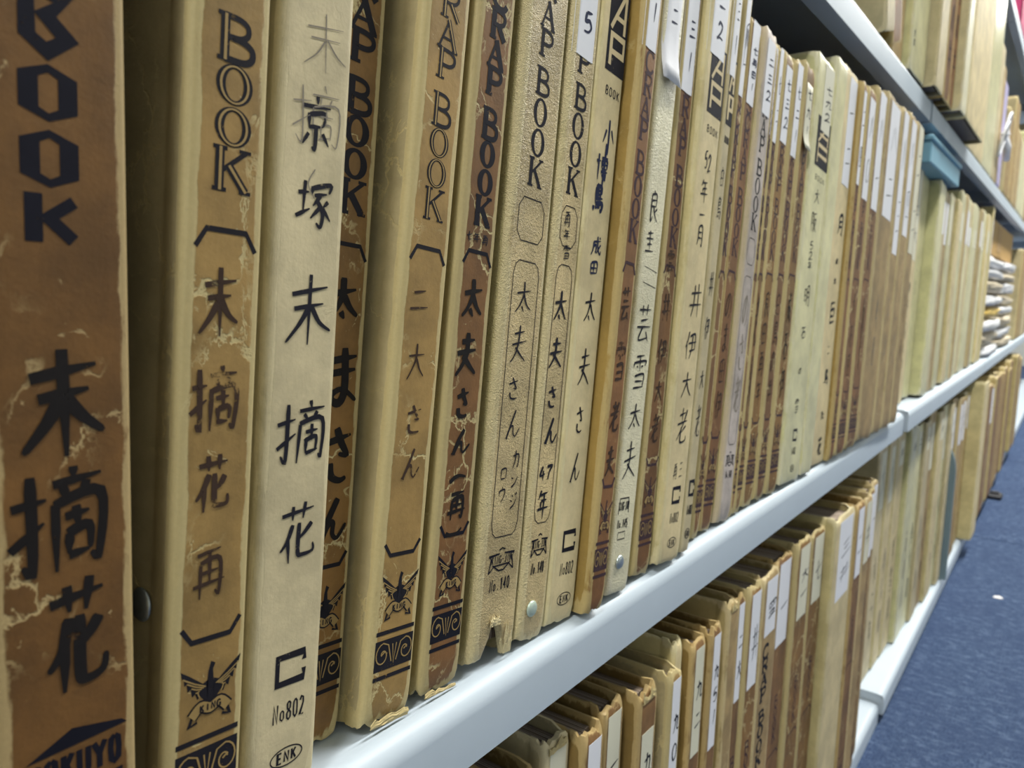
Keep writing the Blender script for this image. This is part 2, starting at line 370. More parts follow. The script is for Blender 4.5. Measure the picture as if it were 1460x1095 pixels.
# ------------------------------------------------------------------ glyphs (x right, y down, unit box)
GL = {
'末': [[(.12,.25),(.88,.2)],[(.2,.45),(.8,.42)],[(.5,.02),(.51,.98)],[(.48,.45),(.3,.68),(.04,.9)],[(.52,.45),(.72,.66),(.96,.82)]],
'摘': [[(.02,.3),(.36,.26)],[(.2,.02),(.21,.9),(.1,.82)],[(0,.68),(.36,.5)],[(.66,0),(.68,.12)],[(.42,.16),(.96,.14)],[(.56,.2),(.6,.32)],[(.8,.18),(.74,.32)],[(.45,.36),(.44,.98)],[(.45,.36),(.94,.34),(.94,.95),(.85,.9)],[(.56,.5),(.84,.48)],[(.7,.38),(.7,.64)],[(.58,.64),(.58,.86)],[(.58,.64),(.82,.63),(.81,.84)],[(.58,.85),(.82,.84)]],
'花': [[(.08,.18),(.92,.16)],[(.33,.04),(.35,.3)],[(.68,.02),(.64,.3)],[(.36,.34),(.22,.6),(.04,.78)],[(.26,.56),(.26,.98)],[(.85,.42),(.68,.55),(.5,.64)],[(.52,.36),(.52,.86),(.62,.94),(.9,.93),(.93,.78)]],
'再': [[(.15,.1),(.85,.08)],[(.22,.3),(.22,.98)],[(.22,.3),(.8,.28),(.8,.95),(.7,.9)],[(.5,.1),(.5,.72)],[(.22,.5),(.8,.49)],[(.02,.72),(.98,.7)]],
'京': [[(.5,0),(.52,.14)],[(.1,.2),(.9,.18)],[(.28,.32),(.28,.56)],[(.28,.32),(.74,.31),(.72,.55)],[(.28,.55),(.72,.54)],[(.5,.55),(.5,.96),(.4,.9)],[(.3,.66),(.12,.88)],[(.7,.66),(.9,.86)]],
'塚': [[(.02,.32),(.36,.28)],[(.2,.08),(.2,.7)],[(0,.76),(.38,.62)],[(.42,.2),(.42,.34)],[(.42,.2),(.96,.16),(.9,.32)],[(.5,.36),(.86,.34)],[(.7,.36),(.45,.58)],[(.58,.46),(.76,.7),(.7,.98),(.56,.9)],[(.7,.58),(.42,.8)],[(.9,.48),(.74,.6)],[(.74,.62),(.96,.86)]],
'太': [[(.1,.36),(.9,.3)],[(.5,.02),(.48,.4),(.3,.7),(.05,.92)],[(.52,.4),(.7,.68),(.96,.9)],[(.42,.76),(.54,.92)]],
'夫': [[(.22,.22),(.8,.18)],[(.08,.48),(.92,.44)],[(.5,0),(.48,.48),(.32,.74),(.05,.95)],[(.3,.55),(.6,.74),(.95,.96)]],
'さ': [[(.15,.28),(.85,.18)],[(.42,.02),(.58,.3),(.74,.52),(.5,.5)],[(.25,.62),(.3,.86),(.55,.95),(.8,.92)]],
'ん': [[(.6,.02),(.35,.45),(.08,.95),(.3,.6),(.48,.56),(.52,.84),(.68,.94),(.95,.66)]],
'ま': [[(.15,.2),(.88,.17)],[(.2,.42),(.84,.39)],[(.52,0),(.54,.72),(.4,.92),(.2,.86),(.25,.74),(.5,.72),(.92,.94)]],
'た': [[(.06,.26),(.6,.2)],[(.36,.02),(.28,.5),(.06,.96)],[(.52,.48),(.9,.46)],[(.52,.7),(.6,.88),(.94,.86)]],
'の': [[(.55,.15),(.45,.6),(.22,.85),(.08,.6),(.25,.25),(.6,.12),(.9,.4),(.85,.75),(.6,.95)]],
'井': [[(.08,.3),(.92,.28)],[(.02,.64),(.98,.62)],[(.34,.05),(.32,.6),(.15,.96)],[(.68,.03),(.68,.98)]],
'伊': [[(.3,.02),(.2,.3),(.02,.55)],[(.17,.34),(.17,.98)],[(.4,.18),(.86,.16),(.86,.68)],[(.32,.42),(.98,.4)],[(.4,.68),(.86,.66)],[(.62,.16),(.6,.6),(.4,.96)]],
'大': [[(.08,.34),(.92,.3)],[(.5,.02),(.48,.4),(.3,.7),(.04,.96)],[(.52,.4),(.7,.7),(.97,.95)]],
'老': [[(.22,.18),(.72,.15)],[(.46,0),(.46,.38)],[(.04,.42),(.95,.36)],[(.88,.08),(.6,.4),(.04,.86)],[(.8,.5),(.42,.66)],[(.4,.5),(.4,.86),(.5,.95),(.85,.94),(.9,.8)]],
'芸': [[(.08,.16),(.92,.14)],[(.33,.02),(.35,.28)],[(.66,.02),(.64,.28)],[(.25,.42),(.75,.41)],[(.05,.6),(.95,.58)],[(.45,.6),(.2,.92),(.8,.88)],[(.68,.74),(.86,.98)]],
'雲': [[(.22,.05),(.78,.04)],[(.1,.2),(.08,.36)],[(.1,.2),(.92,.18),(.86,.34)],[(.5,.05),(.5,.46)],[(.26,.3),(.38,.32)],[(.26,.4),(.38,.42)],[(.62,.3),(.76,.31)],[(.62,.4),(.76,.41)],[(.25,.58),(.75,.57)],[(.06,.7),(.94,.68)],[(.42,.7),(.2,.94),(.78,.9)],[(.66,.8),(.84,.98)]],
'雪': [[(.22,.05),(.78,.04)],[(.1,.2),(.08,.36)],[(.1,.2),(.92,.18),(.86,.34)],[(.5,.05),(.5,.46)],[(.28,.34),(.38,.36)],[(.62,.34),(.76,.35)],[(.2,.6),(.8,.58),(.8,.95)],[(.25,.77),(.8,.76)],[(.15,.95),(.85,.94)]],
'成': [[(.2,.28),(.9,.24)],[(.22,.28),(.2,.65),(.03,.96)],[(.22,.5),(.48,.48),(.46,.8),(.36,.78)],[(.56,.02),(.64,.6),(.86,.95),(.96,.76)],[(.88,.45),(.5,.9)],[(.74,.06),(.86,.16)]],
'田': [[(.15,.15),(.15,.88)],[(.15,.15),(.85,.14),(.85,.88)],[(.5,.15),(.5,.86)],[(.15,.5),(.85,.49)],[(.15,.86),(.85,.86)]],
'小': [[(.5,.02),(.5,.95),(.36,.86)],[(.28,.3),(.05,.72)],[(.7,.28),(.95,.68)]],
'博': [[(.02,.3),(.36,.28)],[(.18,.02),(.18,.98)],[(.42,.14),(.98,.12)],[(.48,.24),(.48,.56)],[(.48,.24),(.92,.23),(.92,.55)],[(.48,.4),(.92,.39)],[(.48,.56),(.92,.55)],[(.7,.02),(.7,.64)],[(.4,.7),(.98,.68)],[(.8,.6),(.8,.96),(.7,.9)],[(.52,.78),(.62,.88)]],
'年': [[(.28,.02),(.08,.3)],[(.24,.16),(.85,.14)],[(.3,.38),(.8,.36)],[(.3,.38),(.3,.6)],[(.02,.62),(.98,.6)],[(.56,.16),(.56,.98)]],
'月': [[(.25,.06),(.25,.6),(.08,.95)],[(.25,.06),(.8,.05),(.8,.95),(.66,.9)],[(.26,.34),(.78,.33)],[(.26,.6),(.78,.59)]],
'日': [[(.2,.06),(.2,.95)],[(.2,.06),(.8,.05),(.8,.95)],[(.2,.48),(.8,.47)],[(.2,.92),(.8,.91)]],
'白': [[(.5,0),(.4,.16)],[(.2,.2),(.2,.95)],[(.2,.2),(.8,.19),(.8,.95)],[(.2,.55),(.8,.54)],[(.2,.92),(.8,.91)]],
'鳥': [[(.45,0),(.38,.1)],[(.25,.12),(.24,.7)],[(.25,.12),(.75,.11),(.75,.38)],[(.25,.25),(.75,.24)],[(.25,.39),(.75,.38)],[(.25,.54),(.9,.52)],[(.24,.7),(.9,.68),(.85,.98),(.72,.92)],[(.1,.8),(.05,.95)],[(.3,.8),(.32,.92)],[(.5,.8),(.53,.9)]],
'明': [[(.06,.2),(.06,.72)],[(.06,.2),(.36,.19),(.36,.72)],[(.06,.45),(.36,.44)],[(.06,.71),(.36,.7)],[(.56,.08),(.55,.6),(.4,.95)],[(.56,.08),(.92,.07),(.92,.95),(.8,.9)],[(.56,.34),(.9,.33)],[(.56,.58),(.9,.57)]],
'石': [[(.08,.14),(.92,.12)],[(.48,.14),(.3,.5),(.04,.76)],[(.34,.5),(.34,.95)],[(.34,.5),(.82,.49),(.82,.92)],[(.34,.9),(.82,.89)]],
'阪': [[(.06,.06),(.06,.98)],[(.06,.06),(.34,.05),(.22,.3),(.34,.5),(.1,.56)],[(.48,.12),(.95,.08)],[(.48,.12),(.46,.6),(.34,.96)],[(.56,.38),(.88,.36),(.7,.7),(.45,.96)],[(.58,.5),(.74,.76),(.98,.96)]],
'良': [[(.5,0),(.5,.1)],[(.25,.12),(.25,.95),(.45,.8)],[(.25,.12),(.78,.11),(.78,.5)],[(.25,.3),(.78,.3)],[(.25,.5),(.78,.5)],[(.9,.55),(.6,.7)],[(.5,.52),(.7,.8),(.98,.98)]],
'圭': [[(.2,.12),(.8,.11)],[(.5,0),(.5,.95)],[(.1,.38),(.9,.36)],[(.22,.64),(.78,.63)],[(.04,.95),(.96,.94)]],
'巨': [[(.15,.05),(.15,.95)],[(.15,.06),(.92,.05)],[(.15,.36),(.8,.35),(.8,.64)],[(.15,.65),(.8,.64)],[(.15,.95),(.95,.94)]],
'一': [[(.08,.52),(.92,.46)]],
'二': [[(.2,.25),(.8,.22)],[(.05,.78),(.95,.75)]],
'三': [[(.18,.14),(.82,.12)],[(.24,.48),(.76,.46)],[(.06,.86),(.94,.84)]],
'七': [[(.05,.45),(.95,.34)],[(.42,.04),(.42,.8),(.54,.92),(.9,.9)]],
'八': [[(.34,.15),(.26,.6),(.05,.9)],[(.55,.1),(.7,.55),(.96,.88)]],
'九': [[(.1,.32),(.72,.28),(.68,.82),(.78,.94),(.96,.9)],[(.42,.04),(.36,.55),(.06,.95)]],
'〇': [[(.5,.08),(.18,.35),(.2,.78),(.5,.94),(.8,.72),(.82,.32),(.5,.08)]],
'四': [[(.1,.15),(.1,.9)],[(.1,.15),(.9,.14),(.9,.9)],[(.36,.18),(.32,.6)],[(.62,.18),(.62,.5),(.8,.5)],[(.1,.88),(.9,.88)]],
'く': [[(.65,.05),(.25,.5),(.75,.95)]],
'カ': [[(.08,.3),(.85,.26),(.78,.92),(.62,.84)],[(.45,.02),(.38,.55),(.08,.95)]],
'ン': [[(.12,.2),(.34,.34)],[(.12,.9),(.6,.7),(.92,.25)]],
'ジ': [[(.2,.12),(.42,.24)],[(.1,.4),(.34,.52)],[(.12,.92),(.6,.75),(.86,.4)],[(.7,.05),(.78,.18)],[(.84,0),(.94,.14)]],
'ロ': [[(.15,.15),(.15,.85)],[(.15,.15),(.85,.14),(.85,.85)],[(.15,.82),(.85,.82)]],
'ウ': [[(.5,.02),(.5,.18)],[(.14,.24),(.14,.48)],[(.14,.24),(.88,.22),(.75,.65),(.4,.96)]],
'(': [[(.05,.7),(.3,.25),(.6,.15),(.95,.5)]],
')': [[(.05,.4),(.3,.8),(.7,.85),(.95,.3)]],
'0': [[(.5,.05),(.2,.3),(.2,.72),(.5,.95),(.8,.7),(.8,.3),(.5,.05)]],
'1': [[(.55,.05),(.45,.95)]],
'2': [[(.15,.25),(.4,.05),(.75,.2),(.6,.55),(.1,.95),(.5,.86),(.92,.9)]],
'3': [[(.2,.1),(.75,.12),(.45,.45),(.8,.65),(.6,.92),(.15,.9)]],
'4': [[(.5,.05),(.15,.6),(.9,.58)],[(.62,.35),(.58,.98)]],
'5': [[(.3,.08),(.22,.45),(.6,.42),(.78,.68),(.55,.92),(.15,.9)],[(.3,.1),(.82,.05)]],
'7': [[(.12,.1),(.88,.08),(.5,.5),(.38,.96)]],
'8': [[(.75,.15),(.3,.15),(.3,.4),(.75,.6),(.7,.92),(.25,.9),(.28,.62),(.72,.38),(.75,.15)]],
'/': [[(.6,.02),(.4,.98)]],
}
# printed capitals: (points, width factor)
LT = {
'B': [([(.22,0),(.22,1)],1.7),([(.04,.02),(.3,.02)],.7),([(.04,.98),(.3,.98)],.7),([(.22,.03),(.58,.04),(.78,.14),(.78,.34),(.58,.46),(.22,.48)],1.),([(.4,.48),(.68,.5),(.9,.62),(.9,.84),(.68,.96),(.22,.97)],1.15)],
'P': [([(.25,0),(.25,1)],1.7),([(.06,.02),(.3,.02)],.7),([(.06,.98),(.46,.98)],.7),([(.25,.03),(.64,.04),(.88,.16),(.88,.38),(.66,.52),(.25,.54)],1.1)],
'R': [([(.22,0),(.22,1)],1.7),([(.04,.02),(.3,.02)],.7),([(.04,.98),(.42,.98)],.7),([(.22,.03),(.62,.04),(.84,.15),(.82,.36),(.6,.5),(.22,.52)],1.),([(.5,.52),(.9,.98)],1.6)],
'A': [([(.5,.02),(.1,.98)],.8),([(.46,.0),(.88,.98)],1.7),([(.24,.64),(.72,.64)],.7),([(0,.98),(.24,.98)],.7),([(.72,.98),(1,.98)],.7)],
'C': [([(.88,.24),(.72,.06),(.42,.03),(.16,.22),(.1,.5),(.16,.8),(.42,.97),(.74,.94),(.9,.76)],1.3)],
'S': [([(.84,.2),(.66,.05),(.34,.05),(.16,.22),(.28,.42),(.68,.56),(.86,.76),(.66,.95),(.32,.95),(.14,.8)],1.3)],
'K': [([(.2,0),(.2,1)],1.7),([(.03,.02),(.38,.02)],.7),([(.03,.98),(.38,.98)],.7),([(.86,.03),(.24,.56)],.8),([(.42,.4),(.86,.97)],1.6),([(.68,.02),(.98,.02)],.6),([(.7,.98),(1,.98)],.6)],
}
BLOCK = {  # light sans letters
'B': [([(.2,0),(.2,1),(.65,.98),(.85,.8),(.8,.58),(.6,.5),(.2,.5),(.6,.48),(.78,.35),(.78,.12),(.6,.01),(.2,0)],1)],
'O': [([(.5,0),(.22,.1),(.15,.5),(.22,.9),(.5,1),(.78,.9),(.85,.5),(.78,.1),(.5,0)],1)],
'K': [([(.2,0),(.2,1)],1),([(.85,0),(.2,.6)],1),([(.4,.42),(.88,1)],1)],
'U': [([(.15,0),(.15,.8),(.35,1),(.65,1),(.85,.8),(.85,0)],1)],
'Y': [([(.05,0),(.5,.48),(.5,1)],1),([(.95,0),(.5,.48)],1)],
'N': [([(.15,1),(.15,0),(.85,1),(.85,0)],1)],
'E': [([(.85,0),(.2,0),(.2,1),(.85,1)],1),([(.2,.5),(.75,.5)],1)],
'G': [([(.85,.2),(.6,0),(.3,.05),(.12,.4),(.15,.8),(.4,1),(.8,.9),(.82,.55),(.55,.55)],1)],
'I': [([(.5,0),(.5,1)],1)],
'J': [([(.75,0),(.75,.8),(.5,1),(.2,.85)],1)],
'M': [([(.1,1),(.14,0),(.5,.7),(.86,0),(.9,1)],1)],
'P': [([(.2,1),(.2,0),(.65,.02),(.85,.25),(.65,.52),(.2,.55)],1)],
'A': [([(.08,1),(.5,0),(.92,1)],1),([(.25,.65),(.75,.65)],1)],
'o': [([(.5,.4),(.2,.5),(.2,.85),(.5,.95),(.8,.85),(.8,.5),(.5,.4)],.8)],
'.': [([(.4,.9),(.6,.95)],1.4)],
'-': [([(.2,.5),(.8,.5)],1)],
'0': [([(.5,0),(.2,.15),(.15,.5),(.2,.85),(.5,1),(.8,.85),(.85,.5),(.8,.15),(.5,0)],1)],
'1': [([(.3,.15),(.55,0),(.55,1)],1)],
'2': [([(.15,.2),(.4,0),(.75,.08),(.8,.35),(.15,1),(.88,1)],1)],
'4': [([(.65,1),(.65,0),(.1,.7),(.9,.7)],1)],
'5': [([(.8,0),(.25,0),(.2,.45),(.65,.42),(.85,.7),(.6,1),(.15,.9)],1)],
'8': [([(.5,0),(.2,.12),(.25,.4),(.5,.48),(.85,.65),(.8,.9),(.5,1),(.2,.9),(.15,.65),(.5,.48),(.75,.38),(.8,.12),(.5,0)],1)],
}

def catmull(pts, n=5):
    if len(pts) < 3: return [pts[0], ((pts[0][0]*.6+pts[1][0]*.4), (pts[0][1]*.6+pts[1][1]*.4)), pts[1]] if len(pts) == 2 else pts
    P = [pts[0]] + list(pts) + [pts[-1]]; out = []
    for i in range(1, len(P) - 2):
        for k in range(n):
            t = k / n; a, b, c, d = P[i-1], P[i], P[i+1], P[i+2]
            out.append(tuple(0.5 * ((2*b[j]) + (-a[j]+c[j])*t + (2*a[j]-5*b[j]+4*c[j]-d[j])*t*t + (-a[j]+3*b[j]-3*c[j]+d[j])*t**3) for j in (0, 1)))
    out.append(pts[-1]); return out

class Ink:
    """flat strokes printed or written on a spine; all in millimetres: y across from the near edge, z up from the foot"""
    def __init__(s, th): s.v = []; s.f = []; s.m = []; s.th = th; s.lift = 0.06; s.bump = 0.0; s.parts = {}; s.cur = 'title_lettering'
    def quad_strip(s, pts, w, mi=0, lift=0):
        n = len(pts); b = len(s.v); s.bump = (s.bump + .004) % .036; lift = lift*.6 + s.bump
        for i, p in enumerate(pts):
            a = pts[max(0, i-1)]; c = pts[min(n-1, i+1)]
            d = Vector((c[0]-a[0], c[1]-a[1])); d = d.normalized() if d.length > 1e-9 else Vector((1, 0))
            k = 1.0
            if 0 < i < n-1:
                d1 = Vector((p[0]-a[0], p[1]-a[1])); d2 = Vector((c[0]-p[0], c[1]-p[1]))
                if d1.length > 1e-9 and d2.length > 1e-9:
                    k = 1 / max(0.6, (max(0.0, (1 + d1.normalized().dot(d2.normalized())) / 2)) ** 0.5)
            ww = (w[i] if isinstance(w, list) else w) / 2 * k
            lf = s.lift + lift + i*.0008
            s.v.append((lf, p[0] - d[1]*ww, p[1] + d[0]*ww)); s.v.append((lf, p[0] + d[1]*ww, p[1] - d[0]*ww))
        for i in range(n-1):
            s.f.append((b+2*i, b+2*i+1, b+2*i+3, b+2*i+2)); s.m.append(mi)
    def poly(s, pts, mi=0, lift=0):
        b = len(s.v); s.v += [(s.lift + lift, p[0], p[1]) for p in pts]; s.f.append(tuple(range(b, b+len(pts)))); s.m.append(mi)
    def ring(s, yc, zc, ry, rz, ty, tz, mi=0, n=26, shift=0, lift=0, pts=None):
        b = len(s.v)
        for k in range(n):
            a = 2*PI*k/n; s.v.append((s.lift+lift, yc + ry*math.cos(a), zc + rz*math.sin(a))); s.v.append((s.lift+lift, yc+shift + (ry-ty)*math.cos(a), zc + (rz-tz)*math.sin(a)))
        for k in range(n):
            j = (k+1) % n; s.f.append((b+2*k, b+2*j, b+2*j+1, b+2*k+1)); s.m.append(mi)
    def ring_poly(s, outer, inner, mi=0, lift=0):
        b = len(s.v); n = len(outer)
        for a, c in zip(outer, inner): s.v.append((s.lift+lift, *a)); s.v.append((s.lift+lift, *c))
        for k in range(n):
            j = (k+1) % n; s.f.append((b+2*k, b+2*j, b+2*j+1, b+2*k+1)); s.m.append(mi)
    def write(s, ch, yc, zt, zb, w, pen, rough=1.0, mi=0, rnd=R, slant=0.0):
        """one handwritten character in the box width w, zt..zb"""
        h = zt - zb
        for st in GL.get(ch, []):
            q = [(x + rnd.uniform(-.025, .025)*rough, y + rnd.uniform(-.02, .02)*rough) for x, y in st]
            q = catmull(q, 5)
            pts = [(yc + (x-.5)*w + slant*(.5-y)*w, zt - y*h + (x-.5)*w*0.12) for x, y in q]
            n = len(pts); ws = []
            for i in range(n):
                t = i/(n-1); ws.append(pen*(1.12 - 0.45*t*t)*(1 + 0.12*math.sin(5*t + rnd.random())))
            ws[0] *= 0.8; ws[-1] *= 0.55
            s.quad_strip(pts, ws, mi)
    def column(s, txt, yc, zt, zb, w, pen, gap=0.14, **k):
        n = len(txt); cell = (zt-zb)/n
        for i, ch in enumerate(txt):
            if ch == ' ': continue
            g = cell*gap/2
            s.write(ch, yc, zt - i*cell - g, zt - (i+1)*cell + g, w, pen, **k)
    def letter(s, ch, yc, zt, zb, w, t, style='bold', mi=0):
        h = zt-zb; y0 = yc - w/2
        if ch == 'O':
            s.ring(yc, (zt+zb)/2, w*.46, h*.5, t*1.75, t*.75, mi)
            if style == 'inline': s.ring(yc, (zt+zb)/2, w*.46-t*.65, h*.5-t*.2, t*.45, t*.30, 1, lift=.06)
            return
        for pts, wf in LT[ch]:
            q = catmull(pts, 4) if len(pts) > 2 else pts
            q = [(y0 + x*w, zt - y*h) for x, y in q]
            s.quad_strip(q, t*wf, mi)
            if style == 'inline' and wf >= 1.5: s.quad_strip([(a+t*.12, c) for a, c in q], t*wf*.32, 1, lift=.06)
    def block(s, txt, y0, y1, zt, zb, t, mi=0, slope=0.0, lift=0):
        n = len(txt); cw = (y1-y0)/n
        for i, ch in enumerate(txt):
            if ch not in BLOCK: continue
            for pts, wf in BLOCK[ch]:
                s.quad_strip([(y0 + i*cw + cw*(.1 + .8*x), zt - y*(zt-zb) + slope*(i*cw)) for x, y in pts], t*wf, mi, lift)
    def part(s, name):
        """close the strokes gathered so far as one print and start the next"""
        if s.f: s.parts[s.cur] = (s.v, s.f, s.m)
        s.v, s.f, s.m = [], [], []; s.cur = name
    def build(s, name, mats, parent):
        for nm, (v_, f_, m_) in s.parts.items():
            mesh_obj(nm, [(a/1000, b/1000 - s.th/2000, c/1000) for a, b, c in v_], f_, mats, parent, midx=m_)
        if s.parts: name = s.cur
        if not s.f: return None
        v = [(a/1000, b/1000 - s.th/2000, c/1000) for a, b, c in s.v]
        return mesh_obj(name, v, s.f, mats, parent, midx=s.m)

# ---- printed layouts (heights in mm above the foot of the spine)
def bracket(ink, y0, y1, z, drop, t, up=True):
    sgn = 1 if up else -1; k = (y1-y0)*.17
    ink.quad_strip([(y0, z - sgn*drop), (y0+k, z), (y1-k, z), (y1, z - sgn*drop)], t)
def eagle(ink, yc, zc, w, h, mi=0):
    """spread eagle: filled wings with feather lines, body and a ribbon"""
    for sg in (-1, 1):
        top = [(.05, .20), (.14, .16), (.26, .26), (.38, .36), (.53, .47)]
        bot = [(.50, .34), (.47, .35), (.46, .22), (.42, .24), (.40, .10), (.35, .13), (.32, -.01), (.27, .03), (.23, -.08), (.18, -.04), (.10, -.14), (.05, -.16)]
        P = [(yc + sg*w*a, zc + h*c) for a, c in top + bot]
        ink.poly(P if sg > 0 else P[::-1], mi)
        for k in range(5):
            x0, z0 = .09 + .035*k, .10 - .03*k*.4; x1, z1 = .49 - .075*k, .34 - .098*k
            ink.quad_strip([(yc + sg*w*x0, zc + h*z0), (yc + sg*w*(x0+x1)/2, zc + h*((z0+z1)/2 - .015)), (yc + sg*w*x1, zc + h*z1)], h*.022, 1, .1)
    ink.poly([(yc-w*.07, zc+h*.1), (yc-w*.05, zc+h*.34), (yc-w*.01, zc+h*.5), (yc+w*.07, zc+h*.45), (yc+w*.03, zc+h*.36), (yc+w*.06, zc+h*.05), (yc+w*.04, zc-h*.3), (yc-w*.04, zc-h*.3)], mi)
    rib = catmull([(yc-w*.32, zc-h*.36), (yc-w*.17, zc-h*.22), (yc, zc-h*.28), (yc+w*.17, zc-h*.22), (yc+w*.32, zc-h*.36)], 5)
    ink.quad_strip(rib, h*.22, mi, .10); ink.quad_strip(rib, h*.16, 1, .20)
    ink.block('KING', yc-w*.2, yc+w*.2, zc-h*.20, zc-h*.31, h*.028, mi, lift=.32)
    for sg in (-1, 1): ink.quad_strip([(yc+sg*w*.3, zc-h*.32), (yc+sg*w*.36, zc-h*.5), (yc+sg*w*.22, zc-h*.46)], h*.05, mi, .05)
def scroll_band(ink, y0, y1, zt, zb, th):
    ink.quad_strip([(y0, zt+2.3), (y1, zt+2.3)], 1.3); ink.quad_strip([(y0, zb-2.3), (y1, zb-2.3)], 1.3)
    ink.poly([(y0, zb), (y1, zb), (y1, zt), (y0, zt)])
    w = y1-y0; h = zt-zb; zc = (zt+zb)/2
    for sg in (-1, 1):
        yc = (y0+y1)/2 + sg*w*.3; q = []
        for k in range(22):
            a = PI*.5 + sg*k*.36*-1; r = (h*.40)*(1 - k/26)
            q.append((yc + r*math.cos(a)*min(1.2, w*.2/(h*.4)), zc + r*math.sin(a)))
        q = [(yc - sg*w*.24, zc - h*.28), (yc - sg*w*.14, zc + h*.3)] + q
        ink.quad_strip(q, .42, 1, .08)
        ink.quad_strip([(yc-w*.04, zc), (yc+w*.05, zc+h*.1)], .5, 1, .08)
    ink.quad_strip([((y0+y1)/2 - w*.05, zc+h*.3), ((y0+y1)/2, zc-h*.35), ((y0+y1)/2+w*.05, zc+h*.3)], .42, 1, .08)
def print_king(ink, style='bold', lw=10.0, t=1.3, off=0.0, top=True):
    th = ink.th; yc = th*.55; lw = min(lw, th*.62)
    zs = [(187, 197, 'B'), (177.6, 186.6, 'O'), (168.3, 177.2, 'O'), (158.4, 168, 'K')]
    if top: zs += [(201.5, 210.5, 'P'), (210.5, 219.5, 'A'), (219.8, 229.3, 'R'), (229.6, 238.8, 'C'), (239.2, 248.4, 'S')]
    for zb, zt, ch in zs: ink.letter(ch, yc, zt+off, zb+off, lw, t, style)
    y0, y1 = th*.14, th*.9
    ink.part('upper_bracket_print')
    bracket(ink, y0, y1, 149.5+off, 4.2, 1.2, True); ink.part('lower_bracket_print'); bracket(ink, y0, y1, 54.5+off, -3.6, 1.2, True)
    ink.part('eagle_emblem')
    eagle(ink, th*.54, 41.5+off, th*.74, 14.5)
    ink.part('ornament_band')
    scroll_band(ink, th*.12, th*.93, 28+off, 18.4+off, th)
def print_king140(ink, number='No.140', t=1.25):
    th = ink.th; yc = th*.5; lw = min(9.2, th*.55)
    for zb, zt, ch in [(206.4, 216, 'B'), (195.2, 205.4, 'O'), (184.6, 194.6, 'O'), (174, 184, 'K'), (220, 229.4, 'P'), (230, 239.6, 'A'), (240.2, 249.8, 'R'), (250.4, 259.6, 'C'), (260, 269.5, 'S')]:
        ink.letter(ch, yc, zt, zb, lw, t*.9)
    y0, y1 = th*.18, th*.82; c = 2.6
    ink.part('title_frames')
    out = [(y0, 157), (y0+c, 154), (y1-c, 154), (y1, 157), (y1, 166), (y1-c, 169.4), (y0+c, 169.4), (y0, 166), (y0, 157)]
    ink.quad_strip(out, .35)
    out = [(y0, 52), (y0+1, 48.5), (y0+3, 47), (y1-3, 47), (y1-1, 48.5), (y1, 52), (y1, 142), (y1-1, 145.5), (y1-3, 147), (y0+3, 147), (y0+1, 145.5), (y0, 142), (y0, 52)]
    ink.quad_strip(out, .35)
    w = th*.6; zc = 38
    ink.part('maker_mark')
    for sg in (-1, 1):
        ink.quad_strip([(yc+sg*w*.5, zc-4), (yc+sg*w*.42, zc+1), (yc+sg*w*.52, zc+2.2), (yc+sg*w*.1, zc+2.6)], .6)
        ink.quad_strip([(yc+sg*w*.36, zc-1.2), (yc+sg*w*.1, zc-3.6), (yc, zc-3.6)], .6)
    ink.quad_strip([(yc-w*.5, zc-4), (yc-w*.3, zc-1.6), (yc+w*.3, zc-1.6), (yc+w*.5, zc-4)], .55)
    ink.quad_strip([(yc-w*.12, zc+4), (yc, zc+4.6), (yc+w*.12, zc+4)], .6)
    ink.block('KING-JIM', yc-w*.42, yc+w*.42, zc+1.9, zc-.9, .38)
    ink.block(number, yc-w*.42, yc+w*.42, 31.4, 27.0, .55)
def print_bnk(ink, dz=0.0, ap=True):
    th = ink.th
    if ap:
        ink.poly([(th*.24, 225), (th*.98, 225), (th*.98, 259), (th*.24, 259)])
        y0, y1 = th*.34, th*.88
        for q in ([(y0, 242), (y1-2.2, 256.6)], [(y1-3.2, 256.6), (y1+.4, 256.6)], [(y1-.7, 257.4), (y1-.7, 242)], [(y0+3.0, 247.2), (y1, 247.2)]): ink.quad_strip(q, 1.9, 1, .08)
        ink.quad_strip([(y0+1, 227.6), (y0+1, 239.8), (y1, 239.8), (y1, 233.2), (y0+1, 233.2)], 2.1, 1, .08)
        ink.block('BOOK', th*.32, th*.9, 219.2, 215.8, .5)
    ink.part('maker_mark')
    yc = th*.56; w = min(8.6, th*.5); zt, zb = 38.2+dz, 31.0+dz
    ink.quad_strip([(yc+w/2, zb+(zt-zb)*.36), (yc+w/2, zb), (yc-w/2, zb), (yc-w/2, zt), (yc+w/2, zt), (yc+w/2, zb+(zt-zb)*.68)], 1.5)
    ink.block('No802', yc-w*.62, yc+w*.62, 25.6+dz, 20.6+dz, .5)
    ink.ring(yc, 10.4+dz, w*.62, 2.7, .4, .4); ink.block('ENK', yc-w*.4, yc+w*.4, 11.8+dz, 9.0+dz, .6)
